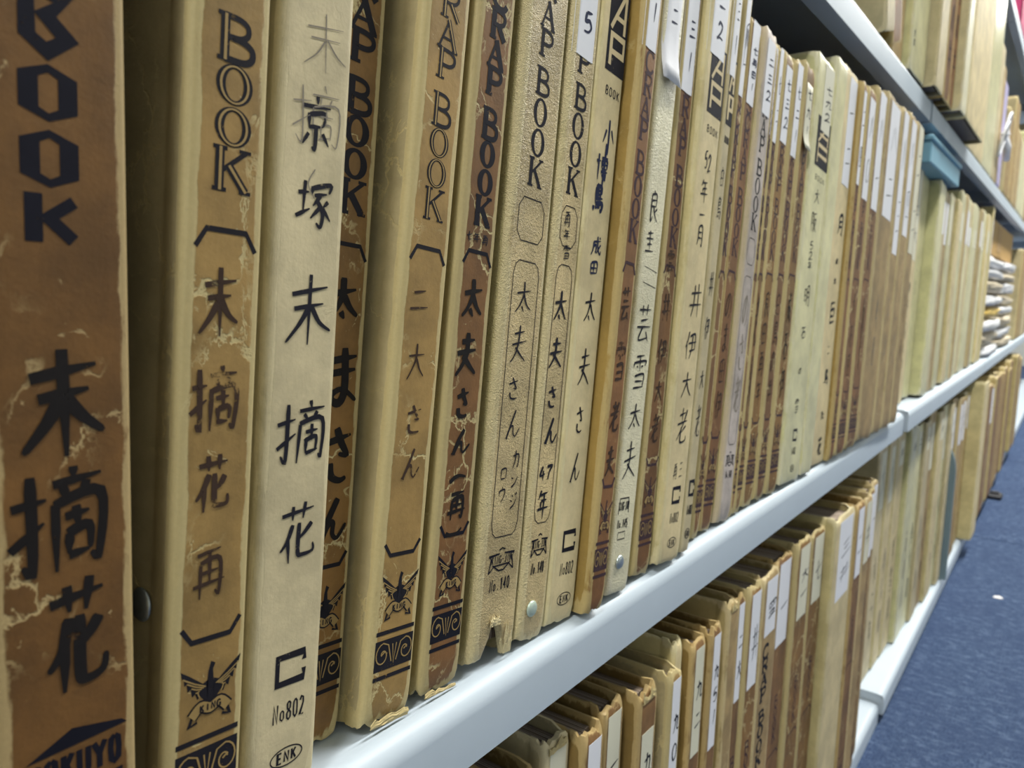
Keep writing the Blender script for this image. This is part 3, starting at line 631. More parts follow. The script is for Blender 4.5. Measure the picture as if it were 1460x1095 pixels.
def print_big(ink):
    """heavy faceted capitals of the largest book"""
    th = ink.th; w = 10.2; yc = th*.47
    def hexO(zt, zb):
        o = [(yc-w/2, zb+2.0), (yc, zb), (yc+w/2, zb+2.0), (yc+w/2, zt-2.0), (yc, zt), (yc-w/2, zt-2.0)]
        a = 1.7; i = [(yc-a, zb+2.4), (yc, zb+1.5), (yc+a, zb+2.4), (yc+a, zt-2.4), (yc, zt-1.5), (yc-a, zt-2.4)]
        ink.ring_poly(o, i)
    hexO(176.6, 166.4); hexO(165.0, 154.6)
    # K
    ink.quad_strip([(yc-w*.3, 153.4), (yc-w*.3, 144.6)], 3.1); ink.quad_strip([(yc+w*.40, 152.4), (yc-w*.12, 148.6)], 2.2); ink.quad_strip([(yc-w*.08, 149.4), (yc+w*.38, 145.2)], 2.5)
    # B
    ink.quad_strip([(yc-w*.33, 190), (yc-w*.33, 181.2), (yc, 178.8), (yc+w*.35, 181.6), (yc-w*.02, 185.2), (yc+w*.32, 188.8), (yc-w*.3, 190)], 2.7)
    hexO(206, 196); ink.quad_strip([(yc-w*.3, 218), (yc-w*.3, 208.5)], 3.8)
    ink.part('maker_mark')
    ink.poly([(th*.20, 44.6), (th*.92, 45.6), (th*.88, 46.6), (th*.52, 48.8)])
    ink.block('KOKUYO', th*.20, th*.88, 43.6, 38.0, 1.15)
    ink.quad_strip([(th*.22, 35.6), (th*.88, 35.8)], .9)

# ------------------------------------------------------------------ books
def lin(a, b, t): return a + (b-a)*t
def make_cover(th, H, W, mat, parent, rnd, rag=1.0, notch=None, groove=True, name='cover', lean_bulge=0.0):
    """U-shaped card cover: near board, rounded spine, far board; real thickness; ragged foot and head (mm in, m out)"""
    c = 1.5 if th > 9 else min(1.0, th*.18); r = min(2.4, th*.22); rf = min(1.5, th*.15)
    out = [(-W, 0.0), (-60, 0.0)]
    if groove: out += [(-12, 0.0), (-10.2, .55), (-8.6, .55), (-7.0, 0.0)]
    else: out += [(-9, 0.0)]
    out += [(-r-1.2, 0.0), (-r, 0.0)]
    na = 5
    for k in range(1, na): a = PI/2*k/na; out.append((-r + r*math.sin(a), r - r*math.cos(a)))
    ns = 7
    for k in range(ns+1): out.append((0.0, lin(r, th-rf, k/ns)))
    for k in range(1, na): a = PI/2*k/na; out.append((-rf + rf*math.cos(a), th-rf + rf*math.sin(a)))
    out += [(-rf, th), (-9, th), (-60, th), (-W, th)]
    def mask(x, s):
        if x < -r*.98: return (1.0, 1.0 if x > -r-1.0 else (.45 if x > -8 else .12))
        if s > th*.6 and x < -rf*.5: return (1.0, 1.0)
        d = min(s, th-s)                   # distance from the shoulder along the spine
        return (1.0 if x < -r*.5 else (.55 if x < -.05*r else 0.0), 1.0 if d < r*1.05 else max(0.0, .55 - (d-r)/4.0))
    cols = []
    for i, (x, s) in enumerate(out):
        inn = (min(x, -c) if s > 0.01 or x > -r else x, min(max(s, c), th-c))
        cols.append(((x, s), inn))
    zl = [q for q in (0, 1.2, 3, 6, 11, 18, 30, 60, 110, 160, 210, 250) if q < H-30] + [H-26, H-14, H-8, H-4, H-1.2, H]
    n = len(out); nz = len(zl); v = []; at = []; f = []
    sd = rnd.uniform(0, 50)
    foot = []; head = []
    for i, (x, s) in enumerate(out):
        sp = 1.0 if x > -r*1.3 else .25
        foot.append(max(0, rag*sp*(1.0 + 1.8*noise.noise(Vector((s*.35, x*.3, sd)))))); head.append(max(0, rag*sp*(1.4 + 3.2*noise.noise(Vector((s*.3, x*.25, sd+9))))))
    if notch:
        for i, (x, s) in enumerate(out):
            if x > -r*1.3:
                d = abs(s - notch[0])/notch[1]
                if d < 1: foot[i] += notch[2]*(1-d)*(1 + .25*noise.noise(Vector((s, 3, sd))))
    for side in (0, 1):
        for k, z in enumerate(zl):
            for i in range(n):
                (x, s) = cols[i][side]
                lo, hi = foot[i], H - head[i]
                zz_ = max(lo + (0.01*k), min(hi - .01*(nz-k), z))
                e = max(0.0, 1 - z/9.0, 1 - (H-z)/9.0)
                pull = (e**2)*1.1*(1 if x > -8 else 0)
                wob = .05*noise.noise(Vector((s*.1+sd, x*.05, z*.02)))
                xx = x - pull*rag + (wob if x > -8 else 0)*.6
                ss = s + (th/2-s)*(e**2)*.05*rag
                v.append((xx/1000, (ss-th/2)/1000, zz_/1000))
                m0, m1 = mask(*out[i])
                at.append((m0, m1, e*(1.0 if x > -20 else .4)))
    def idx(side, k, i): return side*nz*n + k*n + i
    for k in range(nz-1):
        for i in range(n-1):
            f.append((idx(0,k,i), idx(0,k,i+1), idx(0,k+1,i+1), idx(0,k+1,i)))
            f.append((idx(1,k,i+1), idx(1,k,i), idx(1,k+1,i), idx(1,k+1,i+1)))
    for i in range(n-1):
        f.append((idx(0,0,i+1), idx(0,0,i), idx(1,0,i), idx(1,0,i+1)))
        f.append((idx(0,nz-1,i), idx(0,nz-1,i+1), idx(1,nz-1,i+1), idx(1,nz-1,i)))
    for k in range(nz-1):
        f.append((idx(0,k,0), idx(0,k+1,0), idx(1,k+1,0), idx(1,k,0)))
        f.append((idx(0,k+1,n-1), idx(0,k,n-1), idx(1,k,n-1), idx(1,k+1,n-1)))
    return mesh_obj(name, v, f, mat, parent, smooth=True, attr=at, sharp=40)

def make_pages(th, H, W, parent, rnd, c=1.5):
    v, f = box_vf(-(W-4)/1000, -0.007, -(th/2-c-.4)/1000, (th/2-c-.4)/1000, 0.005, (H-rnd.uniform(4, 8))/1000)
    return mesh_obj('page_block', v, f, M['pages'], parent)

def paper_label(th, z0, z1, parent, txt, pen, rnd, wrap=2.0, old=False, y0=None, y1=None, curl=0.0, penkey='pen_blue', fit=None, tw=None):
    """a slip of paper pasted round the spine with writing on it"""
    y0 = 0.6 if y0 is None else y0; y1 = th-0.6 if y1 is None else y1
    nz = 10; ny = 6; v = []; f = []; sd = rnd.uniform(0, 30)
    for k in range(nz+1):
        t = k/nz; z = lin(z0, z1, t)
        for i in range(ny+1):
            s = lin(y0, y1, i/ny); d = min(s, th-s); x = .20
            if d < 3.0: x = .20 - max(0, (3.0-d))**2*.16
            x += curl*max(0, 1 - t*4)**1.5
            zz_ = z + (.5*noise.noise(Vector((s*.3, sd, 0))) if k == 0 else 0)
            v.append((x/1000, (s-th/2)/1000, zz_/1000))
    for k in range(nz):
        for i in range(ny): f.append((k*(ny+1)+i, k*(ny+1)+i+1, (k+1)*(ny+1)+i+1, (k+1)*(ny+1)+i))
    lab = mesh_obj('paper_label', v, f, M['label_old' if old else 'label'], parent, smooth=curl > 0)
    md = lab.modifiers.new('thick', 'SOLIDIFY'); md.thickness = 0.00012; md.offset = -1
    if txt:
        ink = Ink(th); ink.lift = .26
        w = (y1-y0)*.62 if tw is None else tw
        zt, zb = (z1-6, z0+7) if fit is None else fit
        ink.column(txt, (y0+y1)/2+.5, zt, zb, w, pen, gap=.35, rnd=rnd)
        ink.build('label_writing', M[penkey], lab)
    return lab

def pin(parent, x, y, z, mat, r=3.3, side=False):
    v = []; f = []; n = 20; prof = [(r, 0.0), (r, .35), (r*.82, .95), (r*.4, 1.15), (0.001, 1.2)]
    for q, (rr, hh) in enumerate(prof):
        for k in range(n):
            a = 2*PI*k/n
            if side: v.append(((x + rr*math.cos(a))/1000, (y - hh)/1000, (z + rr*math.sin(a))/1000))
            else: v.append(((x + hh)/1000, (y + rr*math.cos(a))/1000, (z + rr*math.sin(a))/1000))
    for q in range(len(prof)-1):
        for k in range(n):
            j = (k+1) % n; f.append((q*n+k, q*n+j, (q+1)*n+j, (q+1)*n+k))
    f.append(tuple(range(n-1, -1, -1)))
    return mesh_obj('pin_head', v, f, mat, parent, smooth=True, sharp=50)

def torn_flap(parent, th, cx, z0, w, h, mat, rnd, x0=.2):
    """crumpled curl of torn cover paper at the foot of a spine"""
    nx, nz = 9, 6; v = []; f = []; sd = rnd.uniform(0, 40); at = []
    for k in range(nz+1):
        for i in range(nx+1):
            s = cx + (i/nx-.5)*w; z = z0 + k/nz*h*(.35 + 1.3*abs(noise.noise(Vector((i*.9, sd, 0)))))
            x = x0 + .7*abs(noise.noise(Vector((i*.8, k*.9, sd)))) + .25*math.sin(k/nz*PI)
            v.append((x/1000, (s-th/2)/1000, z/1000)); at.append((0.3, 1, 1))
    for k in range(nz):
        for i in range(nx): f.append((k*(nx+1)+i, k*(nx+1)+i+1, (k+1)*(nx+1)+i+1, (k+1)*(nx+1)+i))
    o = mesh_obj('torn_paper', v, f, mat, parent, attr=at)
    md = o.modifiers.new('thick', 'SOLIDIFY'); md.thickness = 0.0003
    return o

def book(xs, yn, yf, lean, H, mat, label=None, group=None, zs=-0.897, W=200, rag=1.0, notch=None, pages=True, groove=True, seed=None, name='scrapbook', cat='book', gapk=.985):
    """xs front of spine, yn/yf near and far foot corners along the shelf (modules), lean degrees away from the camera"""
    La = math.radians(lean); th = (yf-yn)*U*1000*math.cos(La)*gapk
    rnd = random.Random(seed if seed is not None else int(yf*1000))
    yc = (yf - (th/1000/math.cos(La))/2/U)*U
    # foot of the far corner rests on the shelf
    yfar = yf*U
    loc = Vector((xs*U, yfar - th/2000*math.cos(La), ZC + zs*U + abs(th/2000*math.sin(La)) + 0.0003))
    t = empty(name, loc, (-La, 0, 0)); tag(t, label, cat, group)
    make_cover(th, H, W, mat, t, rnd, rag, notch, groove)
    if pages: make_pages(th, H, W, t, rnd)
    return t, th, rnd

def writing(t, th, items, key='pen', name='handwriting', rnd=R):
    ink = Ink(th); ink.lift = .12
    for it in items:
        txt, u, zt, zb, w, pen = it[:6]
        ink.column(txt, th*u, zt, zb, w, pen, rnd=rnd)
    return ink.build(name, M[key], t)

GN = 'old scrapbooks on the middle shelf of the nearest bay'
B = M
# --- A: the biggest, nearest, brown
t, th, rn = book(-1.0, .320, .500, 1.5, 322, B['brown_old'], 'largest, nearest dark brown scrapbook with heavy faceted BOOK lettering and thick brush writing', GN, rag=.8, seed=3)
ink = Ink(th); print_big(ink); ink.build('printed_title', [M['ink_blue'], M['inkbase']], t)
ink = Ink(th); ink.lift = .12
ink.write('末', th*.52, 125, 104, 15.5, 2.3); ink.write('摘', th*.47, 102, 81.5, 17.5, 1.8); ink.write('花', th*.58, 79.5, 57, 12, 2.0)
ink.build('handwriting', M['brush'], t)
# --- B
t, th, rn = book(-1.02, .540, .672, 4.2, 311, B['brown_tan'], 'brown scrapbook beside the largest one, open-lined serif title and steel pin on its side', GN, rag=1.0, seed=5)
ink = Ink(th); print_king(ink, 'inline', 10.2, 1.35); ink.build('printed_title', [M['ink'], M['inkbase']], t)
writing(t, th, [('末', .46, 143, 123.5, 10.5, 1.35), ('摘', .44, 120, 102, 12, 1.2), ('花', .47, 99.5, 84, 9, 1.25), ('再', .46, 77.5, 63.5, 8.5, .95)], 'pen_brown')
pin(t, -12, -th/2, 62, M['steel'], 4.0, side=True)
# --- C light
t, th, rn = book(-1.035, .690, .838, 4.6, 311, B['cream'], 'smooth cream scrapbook between two brown ones, bold pen characters under faint pencil writing', GN, rag=.5, seed=8, groove=False)
ink = Ink(th); print_bnk(ink, 1.5); ink.build('printed_title', [M['ink'], M['inkbase_lt']], t)
writing(t, th, [('末', .60, 207, 190, 15, .38), ('摘', .52, 189, 171, 15, .38), ('く', .5, 168, 158, 5, .3)], 'pen_faint', 'pencil_note')
writing(t, th, [('京', .52, 186, 170, 10.5, 1.05), ('塚', .55, 166, 151, 11, 1.1), ('末', .56, 142, 120, 15.5, 1.2), ('摘', .54, 108.5, 90, 15.5, 1.1), ('花', .56, 82, 64, 12, 1.1)], 'pen')
# --- D
t, th, rn = book(-1.115, .842, .967, 5.4, 310, B['brown'], 'brown scrapbook set back behind the cream one, bold title and brush characters half hidden', GN, seed=11)
ink = Ink(th); print_king(ink, 'bold', 10.5, 1.5); ink.build('printed_title', [M['ink'], M['inkbase']], t)
writing(t, th, [('太', .5, 141, 126, 12, 2.0), ('ま', .6, 121, 101, 13, 2.2), ('さ', .6, 98, 78, 12, 2.1), ('ん', .58, 76, 61, 11, 1.9)], 'brush')
# --- E
t, th, rn = book(-1.056, .971, 1.106, 6.8, 310, B['brown_tan'], 'pale brown scrapbook with thin open-lined title, wide tan hinge strip and frayed foot', GN, rag=1.5, seed=13)
ink = Ink(th); print_king(ink, 'inline', 9.4, 1.05); ink.build('printed_title', [M['ink'], M['inkbase']], t)
writing(t, th, [('二', .42, 139, 128, 8.5, .8), ('大', .46, 121, 108, 8, .7), ('さ', .52, 102, 91, 8, .9), ('ん', .55, 88, 77, 8, .8)], 'pen_brown')
torn_flap(t, th, th*.55, .6, th*.8, 3.2, M['brown_tan'], rn)
# --- F
t, th, rn = book(-1.054, 1.135, 1.262, 6.5, 310, B['brown_red'], 'reddish brown scrapbook with bold title, cracked spine and brush writing, left of torn beige one', GN, rag=1.5, seed=17)
ink = Ink(th); print_king(ink, 'bold', 9.0, 1.5); ink.build('printed_title', [M['ink_blue'], M['inkbase']], t)
writing(t, th, [('太', .48, 142, 126, 11, 1.8), ('夫', .45, 124, 107, 11, 1.9), ('さ', .45, 105, 93, 8, 1.6), ('ん', .5, 91, 81, 9.5, 1.3), ('(', .5, 75, 72, 9, 1.3), ('再', .52, 70, 59, 9, 1.3), (')', .5, 57, 54, 9, 1.2)], 'brush')
writing(t, th, [('七', .25, 156, 152.5, 3, .4), ('年', .45, 156, 152, 3.4, .4), ('再', .68, 156, 152, 3.4, .4)], 'pen', 'small_note')
torn_flap(t, th, th*.5, .3, th*.8, 2.4, M['brown_red'], rn)
# --- G torn beige
t, th, rn = book(-1.046, 1.296, 1.460, 6.4, 310, B['leather'], 'grained beige scrapbook with a torn hole at its foot', GN, rag=1.6, notch=(12.5, 7.5, 19), seed=19)
ink = Ink(th); print_king140(ink); ink.build('printed_title', [M['ink_blue'], M['inkbase_lt']], t)
writing(t, th, [('太', .48, 141, 127, 10, .75), ('夫', .46, 125, 109, 10, .75), ('さ', .42, 106, 96, 7.5, .7), ('ん', .5, 94, 82, 9, .7), ('ガ' if 0 else 'カ', .64, 79, 71, 4.6, .55), ('ン', .64, 70, 64, 4.6, .55), ('ジ', .66, 63, 56, 4.6, .5), ('ロ', .36, 73, 67, 4, .5), ('ウ', .36, 66, 59, 4.4, .5)], 'pen')
o = torn_flap(t, th, th*.80, 2, 4.5, 16, M['leather'], rn, .5); o = torn_flap(t, th, th*.45, 14, 6, 5.0, M['leather'], rn, .4)
# --- H pinned beige
t, th, rn = book(-1.040, 1.468, 1.585, 6.8, 310, B['leather'], 'grained beige scrapbook with a pale green pin and the year 47 written low on it', GN, rag=1.2, seed=23)
ink = Ink(th); print_king140(ink); ink.build('printed_title', [M['ink_blue'], M['inkbase_lt']], t)
writing(t, th, [('太', .46, 138, 124, 9.5, 1.2), ('夫', .45, 120, 106, 9.5, 1.2), ('さ', .45, 101, 91, 7, 1.1), ('ん', .55, 89, 77, 8.5, 1.2), ('4', .36, 70, 63, 4.2, 1.0), ('7', .62, 70, 63, 4.2, 1.0), ('年', .48, 61, 47, 7.5, 1.1)], 'pen')
writing(t, th, [('再', .42, 168, 161, 4.5, .5), ('年', .45, 161, 156, 4.5, .5), ('雪', .5, 155, 149, 5, .5)], 'pen', 'small_note')
pin(t, .2, th*(.40-.5), 13.5, M['pin_green'], 3.2)
paper_label(th, 226, 300, t, '5', 1.3, rn, fit=(246, 233), tw=7.5)
# --- I light AP
t, th, rn = book(-1.036, 1.588, 1.725, 6.8, 310, B['cream_yellow'], 'yellowed cream scrapbook with dark AP square and a scribbled-out first character', GN, rag=1.0, seed=29)
ink = Ink(th); print_bnk(ink); ink.build('printed_title', [M['ink_blue'], M['inkbase_lt']], t)
writing(t, th, [('小', .62, 208, 192, 9, 1.1), ('博', .48, 193, 181, 9, 1.3), ('鳥', .45, 181, 168, 8, 1.6), ('/', .55, 200, 168, 8, 1.5), ('成', .55, 160, 151, 8, .9), ('田', .52, 150, 143, 6.5, .9)], 'pen_blue', 'crossed_note')
writing(t, th, [('太', .52, 138, 123, 9.5, .95), ('夫', .52, 115, 97, 9.5, .95), ('さ', .52, 91, 78, 6.5, .9), ('ん', .54, 72, 58, 7.5, .8)], 'pen')
paper_label(th, 258, 300, t, '4', 1.0, rn, tw=5.0)
# --- J brown ochre side
t, th, rn = book(-1.0, 1.735, 1.828, 7.2, 310, B['brown_orange'], 'brown scrapbook with ochre side strip, paper label 1, left of the white pinned one', GN, rag=1.2, seed=31)
ink = Ink(th); print_king(ink, 'bold', 8, 1.1); ink.build('printed_title', [M['ink_purple'], M['inkbase']], t)
writing(t, th, [('芸', .5, 141, 124, 8, 1.1), ('雪', .5, 118, 98, 8.5, 1.3), ('老', .5, 92, 77, 8, 1.3), ('夫', .5, 73, 58, 8, 1.4)], 'pen_brown')
paper_label(th, 239, 304, t, '三1', 1.0, rn, fit=(275, 248), tw=7.0)
# --- K white pinned
t, th, rn = book(-1.014, 1.868, 1.998, 7.2, 310, B['leather_white'], 'white grained scrapbook with grey steel pin near its foot and curling label 2', GN, rag=.7, seed=37)
ink = Ink(th)
w = th*.5; yc = th*.4
ink.block('KING-JIM', yc-w*.5, yc+w*.5, 42.4, 38.6, .55); ink.quad_strip([(yc-w*.5, 37), (yc-w*.42, 44), (yc+w*.42, 44), (yc+w*.5, 37)], .55)
ink.block('No.145', yc-w*.5, yc+w*.5, 34.4, 30.6, .6); ink.quad_strip([(yc-w*.35, 28.6), (yc+w*.35, 28.6), (yc+w*.35, 25.4), (yc-w*.35, 25.4), (yc-w*.35, 28.6)], .35)
for z in (141, 148): ink.quad_strip([(th*.25, z), (th*.9, z-1.2)], .3)
ink.build('printed_title', [M['ink'], M['inkbase_lt']], t)
writing(t, th, [('良', .40, 183, 167, 8.5, .85), ('圭', .38, 165, 154, 8.5, .85), ('芸', .5, 133, 113, 14, .95), ('雪', .5, 110, 92, 13.5, .95), ('太', .5, 88, 74, 12, .95), ('夫', .46, 71, 51, 12.5, .95)], 'pen')
pin(t, .2, th*(.42-.5), 15, M['steel'], 3.2)
paper_label(th, 230, 304, t, '二2', 1.0, rn, fit=(268, 236), tw=7.0, curl=3.0)
# --- L brown
t, th, rn = book(-1.023, 2.046, 2.160, 6.4, 310, B['brown_dark'], 'dark brown scrapbook between the white pinned one and the pair of cream AP scrapbooks', GN, rag=1.2, seed=41)
ink = Ink(th); print_king(ink, 'bold', 8.4, 1.2); ink.build('printed_title', [M['ink_purple'], M['inkbase']], t)
writing(t, th, [('井', .5, 138, 122, 9, 1.2), ('伊', .5, 116, 102, 9, 1.2), ('大', .5, 96, 84, 8, 1.1), ('老', .5, 80, 64, 8.5, 1.2), ('雲', .5, 158, 146, 8, .9)], 'pen_brown')
paper_label(th, 231, 304, t, '三1', 1.0, rn, fit=(268, 238), tw=7.0)
# --- M
t, th, rn = book(-1.005, 2.178, 2.346, 6.6, 310, B['cream_yellow'], 'cream AP scrapbook dated 52, the wider of the overlapping pair, paper label 2', GN, rag=.8, seed=43)
ink = Ink(th); print_bnk(ink); ink.build('printed_title', [M['ink_blue'], M['inkbase_lt']], t)
writing(t, th, [('5', .45, 208, 197, 4.2, .85), ('2', .62, 207, 196, 4.2, .85), ('年', .50, 194, 180, 9, .9), ('一', .5, 177, 174, 7, .8), ('月', .5, 171, 159, 8, .85), ('井', .60, 143, 123, 14.5, 1.05), ('伊', .56, 119, 102, 13.5, 1.0), ('大', .54, 98, 83, 12.5, 1.0), ('老', .52, 80, 59, 13, 1.05), ('再', .4, 52, 42, 4.5, .5), ('三', .66, 53, 42, 4.5, .5)], 'pen')
paper_label(th, 253, 306, t, '二2', 1.2, rn, fit=(287, 259), tw=8.0)
# --- N
t, th, rn = book(-1.010, 2.366, 2.440, 7.0, 310, B['cream'], 'slim pale cream AP scrapbook pressed against the wider one dated 52', GN, rag=.6, seed=47, groove=False)
ink = Ink(th); print_bnk(ink); ink.build('printed_title', [M['ink_blue'], M['inkbase_lt']], t)
writing(t, th, [('白', .5, 204, 192, 4.5, .6), ('鳥', .5, 189, 175, 5, .6), ('井', .5, 150, 134, 6, .7), ('伊', .5, 126, 112, 5.5, .7), ('大', .5, 98, 86, 5.5, .7), ('老', .5, 80, 60, 6, .7)], 'pen')
paper_label(th, 250, 306, t, '三1', .8, rn, fit=(292, 258), tw=3.6)
# --- narrower ones further on: (name, xs, yn, yf, lean, mat, layout, writing, pen key, label spec, description)
rows = [
 (-1.038, 2.522, 2.590, 7.3, 'brown_red', 'king', '', None, (246, '四', 'label'), 'narrow purplish brown scrapbook just right of the slim pale cream one'),
 (-1.040, 2.594, 2.710, 7.4, 'brown_orange', 'king', 'のま田伊', 'pen_brown', (244, '七再田1', 'label'), 'brown scrapbook whose long paper label reaches its frayed head and ends in 1'),
 (-1.030, 2.745, 2.878, 7.0, 'grey_lilac', 'king140', 'のさ老', 'pen_faint', (242, '二三2', 'label'), 'greyish scrapbook with a broad pale yellow side strip'),
 (-1.034, 2.885, 2.922, 6.8, 'brown_red', 'king', '', None, (234, '二', 'label'), 'thin purple brown scrapbook beside the greyish one with the yellow side'),
 (-1.034, 2.926, 3.002, 6.6, 'brown', 'king', '老大', 'pen_brown', (230, '七二', 'label'), 'narrow orange brown scrapbook, third left of the one whose label curls'),
 (-1.036, 3.006, 3.130, 6.3, 'brown', 'king', '良田再年', 'pen_brown', (232, '七三2', 'label'), 'faded brown scrapbook, second left of the one whose label curls'),
 (-1.036, 3.136, 3.276, 6.0, 'brown_red', 'king', '白鳥の井', 'pen_brown', (226, '七二1', 'label'), 'faded brown scrapbook directly left of the one whose label curls'),
 (-1.030, 3.284, 3.452, 5.6, 'brown', 'king', '成石伊', 'brush', (233, '七九1', 'label_old'), 'brown scrapbook with worn cream spine edge whose aged label 1 curls outwards'),
 (-1.024, 3.480, 3.800, 5.0, 'green_cream', 'bnk', '', None, (250, '七九2', 'label_old'), 'pale greenish AP scrapbook titled in light pen'),
 (-1.004, 3.812, 4.018, 4.8, 'green_cream', '', '', None, None, 'pale green scrapbook with a glossy rounded blank spine'),
 (-1.035, 4.040, 4.335, 4.7, 'cream_yellow', '', '再の大巨一成石', 'pen', (222, '一二', 'label'), 'pale yellow scrapbook with heavy black characters down its right edge'),
 (-1.045, 4.345, 4.466, 4.6, 'brown_orange', 'king', '', None, (226, '二田', 'label'), 'narrow ochre edged scrapbook right of the pale yellow one'),
 (-1.030, 4.472, 4.700, 4.6, 'brown_dark', 'king', '大石田', 'pen_brown', (216, '八〇', 'label'), 'dark red brown scrapbook with a white label and turned-over head'),
 (-1.030, 4.706, 4.975, 4.5, 'brown_red', 'king', '伊', 'pen_brown', (210, '八一', 'label'), 'purplish brown scrapbook with white label and a pale crease across it'),
 (-1.030, 4.982, 5.428, 4.5, 'faded', '', '再田', 'pen_faint', (206, '八二', 'label'), 'broad faded tan scrapbook with label, fourth from the end of the near bay'),
 (-1.030, 5.434, 5.706, 4.5, 'faded', '', '年井', 'pen_faint', (176, '八三', 'label'), 'faded tan scrapbook with the lowest hanging label, third from the end of the near bay'),
 (-1.030, 5.712, 6.012, 4.4, 'faded', '', '二老', 'pen_faint', (196, '八四', 'label'), 'faded tan scrapbook with narrow label, second from the end of the near bay'),
 (-1.030, 6.018, 6.300, 4.4, 'faded', '', '大大', 'pen_brown', (180, '二二', 'label_old'), 'faded tan scrapbook with cream label at the end of the near bay'),
]
prev_yf = 0; prev_lean = 0
for i, (xs, yn, yf, lean, mk, lay, wr, pk, lb, desc) in enumerate(rows):
    if i >= 5:                       # the row creeps forward until it stands proud of the shelf lip
        x2 = min(-0.962, -1.034 + (i-5)*.0062)
        yn *= x2/-1.03; yf *= x2/-1.03; xs = x2 - (.02 if i == 10 else 0)
    yn = max(yn, prev_yf + .004 + 1.95*max(0, math.tan(math.radians(prev_lean)) - math.tan(math.radians(lean)))); prev_yf = yf; prev_lean = lean
    t, th, rn = book(xs, yn, yf, lean, (310, 292, 292, 289, 288, 288, 288, 290, 299, 308, 309, 308, 307, 312, 314, 315, 316, 314)[i], M[mk], desc, GN, rag=1.2 if mk not in ('green_cream', 'cream_yellow') else .6, seed=100+i, groove=(mk not in ('green_cream', 'faded')))
    ink = Ink(th)
    if lay == 'king': print_king(ink, 'bold', 8.5, 1.1)
    elif lay == 'king140': print_king140(ink)
    elif lay == 'bnk': print_bnk(ink)
    ink.build('printed_title', [M['ink_purple' if lay == 'king' else 'ink_blue'], M['inkbase' if lay == 'king' else 'inkbase_lt']], t)
    if i == 8:
        writing(t, th, [('大', .55, 211, 199, 12, .9), ('阪', .5, 195, 178, 13, .9), ('52年', .5, 174, 152, 10, .8), ('明', .5, 143, 126, 13, .9), ('石', .5, 114, 103, 11, .9), ('の', .5, 84, 78, 7, .7), ('雪', .5, 62, 50, 10, .7)], 'pen')
    elif i == 10:
        writing(t, th, [('月', .62, 200, 182, 16, 2.2), ('の', .6, 165, 160, 6, 1.6), ('大', .6, 150, 144, 7, 1.6), ('巨', .62, 132, 112, 15, 2.0), ('二', .6, 98, 86, 8, .8), ('鳥', .6, 78, 64, 12, 1.6), ('た', .6, 44, 36, 10, 1.6), ('花', .6, 24, -2+8, 12, 1.8)], 'pen')
    elif wr:
        writing(t, th, [(wr, .52, 140, 64, min(9, th*.5), 1.1)], pk)
    if lb:
        z0, tx, mk2 = lb
        HB = (310, 292, 292, 289, 288, 288, 288, 290, 299, 308, 309, 308, 307, 312, 314, 315, 316, 314)[i]
        l = paper_label(th, z0, HB - (2.5, 2, 7, 4, 1.5, 9, 3, 14, 3, 3, 5, 8, 9, 3, 6, 4, 7, 3)[i], t, tx, .9 if th > 12 else .6, rn, old=(mk2 == 'label_old'), fit=(HB-14, z0+7), curl=2.5 if i == 7 else 0, penkey='pen_blue' if i < 7 else 'pen', y0=(th*.40 if i in (8, 10) else th*.22), y1=th-(.4, 1.4, .6)[i % 3])


def nth(n): return ['first', 'second', 'third', 'fourth', 'fifth', 'sixth', 'seventh', 'eighth', 'ninth', 'tenth', 'eleventh', 'twelfth', 'thirteenth', 'fourteenth', 'fifteenth', 'sixteenth', 'seventeenth', 'eighteenth', 'nineteenth', 'twentieth', 'twenty-first', 'twenty-second', 'twenty-third', 'twenty-fourth', 'twenty-fifth', 'twenty-sixth', 'twenty-seventh', 'twenty-eighth'][n]
SHADE = {'cream_yellow': 'yellowish cream', 'green_cream': 'greenish cream', 'cream': 'cream', 'faded': 'faded tan', 'brown_tan': 'pale brown', 'brown_red': 'reddish brown'}
# ------------------------------------------------------------------ middle shelf, second bay: cream scrapbooks
rnd = random.Random(51)
y = 6.50; k = 0
far_cols = ['cream_yellow', 'green_cream', 'green_cream', 'cream', 'faded', 'green_cream', 'cream', 'cream_yellow', 'green_cream', 'faded', 'green_cream', 'cream']
GF = 'cream scrapbooks filling the middle shelf of the second bay'
while y < 11.70:
    wdt = rnd.choice([.17, .2, .22, .25, .28]) if k > 1 else (.33, .42)[k]
    front = -1.04 if k > 1 else (-1.08, -1.10)[k]
    t, th, rn = book(front + rnd.uniform(-.02, .02), y, y+wdt, 5.2, (rnd.choice([277, 280, 282]) if 6.9 < y < 8.5 else rnd.choice([286, 290, 294])), M[far_cols[k % 12]], SHADE[far_cols[k % 12]] + ' scrapbook, ' + nth(k) + ' from the left on the middle shelf of the second bay', GF, zs=-.880, seed=300+k, rag=.8, groove=False, pages=False)
    if k in (0,):
        writing(t, th, [('再', .5, 150, 135, 9, 1.6), ('年二大井の', .5, 130, 40, 7, .8)], 'pen')
        paper_label(th, 176, 300, t, '二大', 1.0, rn, old=True, fit=(250, 190))
    elif rnd.random() < .55:
        paper_label(th, rnd.choice([205, 218, 225]), rnd.choice([250, 262, 272]), t, '', 1, rn, old=rnd.random() < .6)
    if rnd.random() < .5 and k:
        writing(t, th, [(rnd.choice(['大石', '二年', '井田']), .5, 190, 120, 9, .8)], 'pen_faint')
    y += wdt + .012; k += 1
t, th, rn = book(-1.02, max(11.76, y + .02), 12.02, 5.2, 318, M['cream_yellow'], 'last cream scrapbook of the second bay, a bright white label at its head', None, zs=-.880, seed=399, pages=False)
paper_label(th, 215, 290, t, '一', 1.2, rn, y0=th*.3)

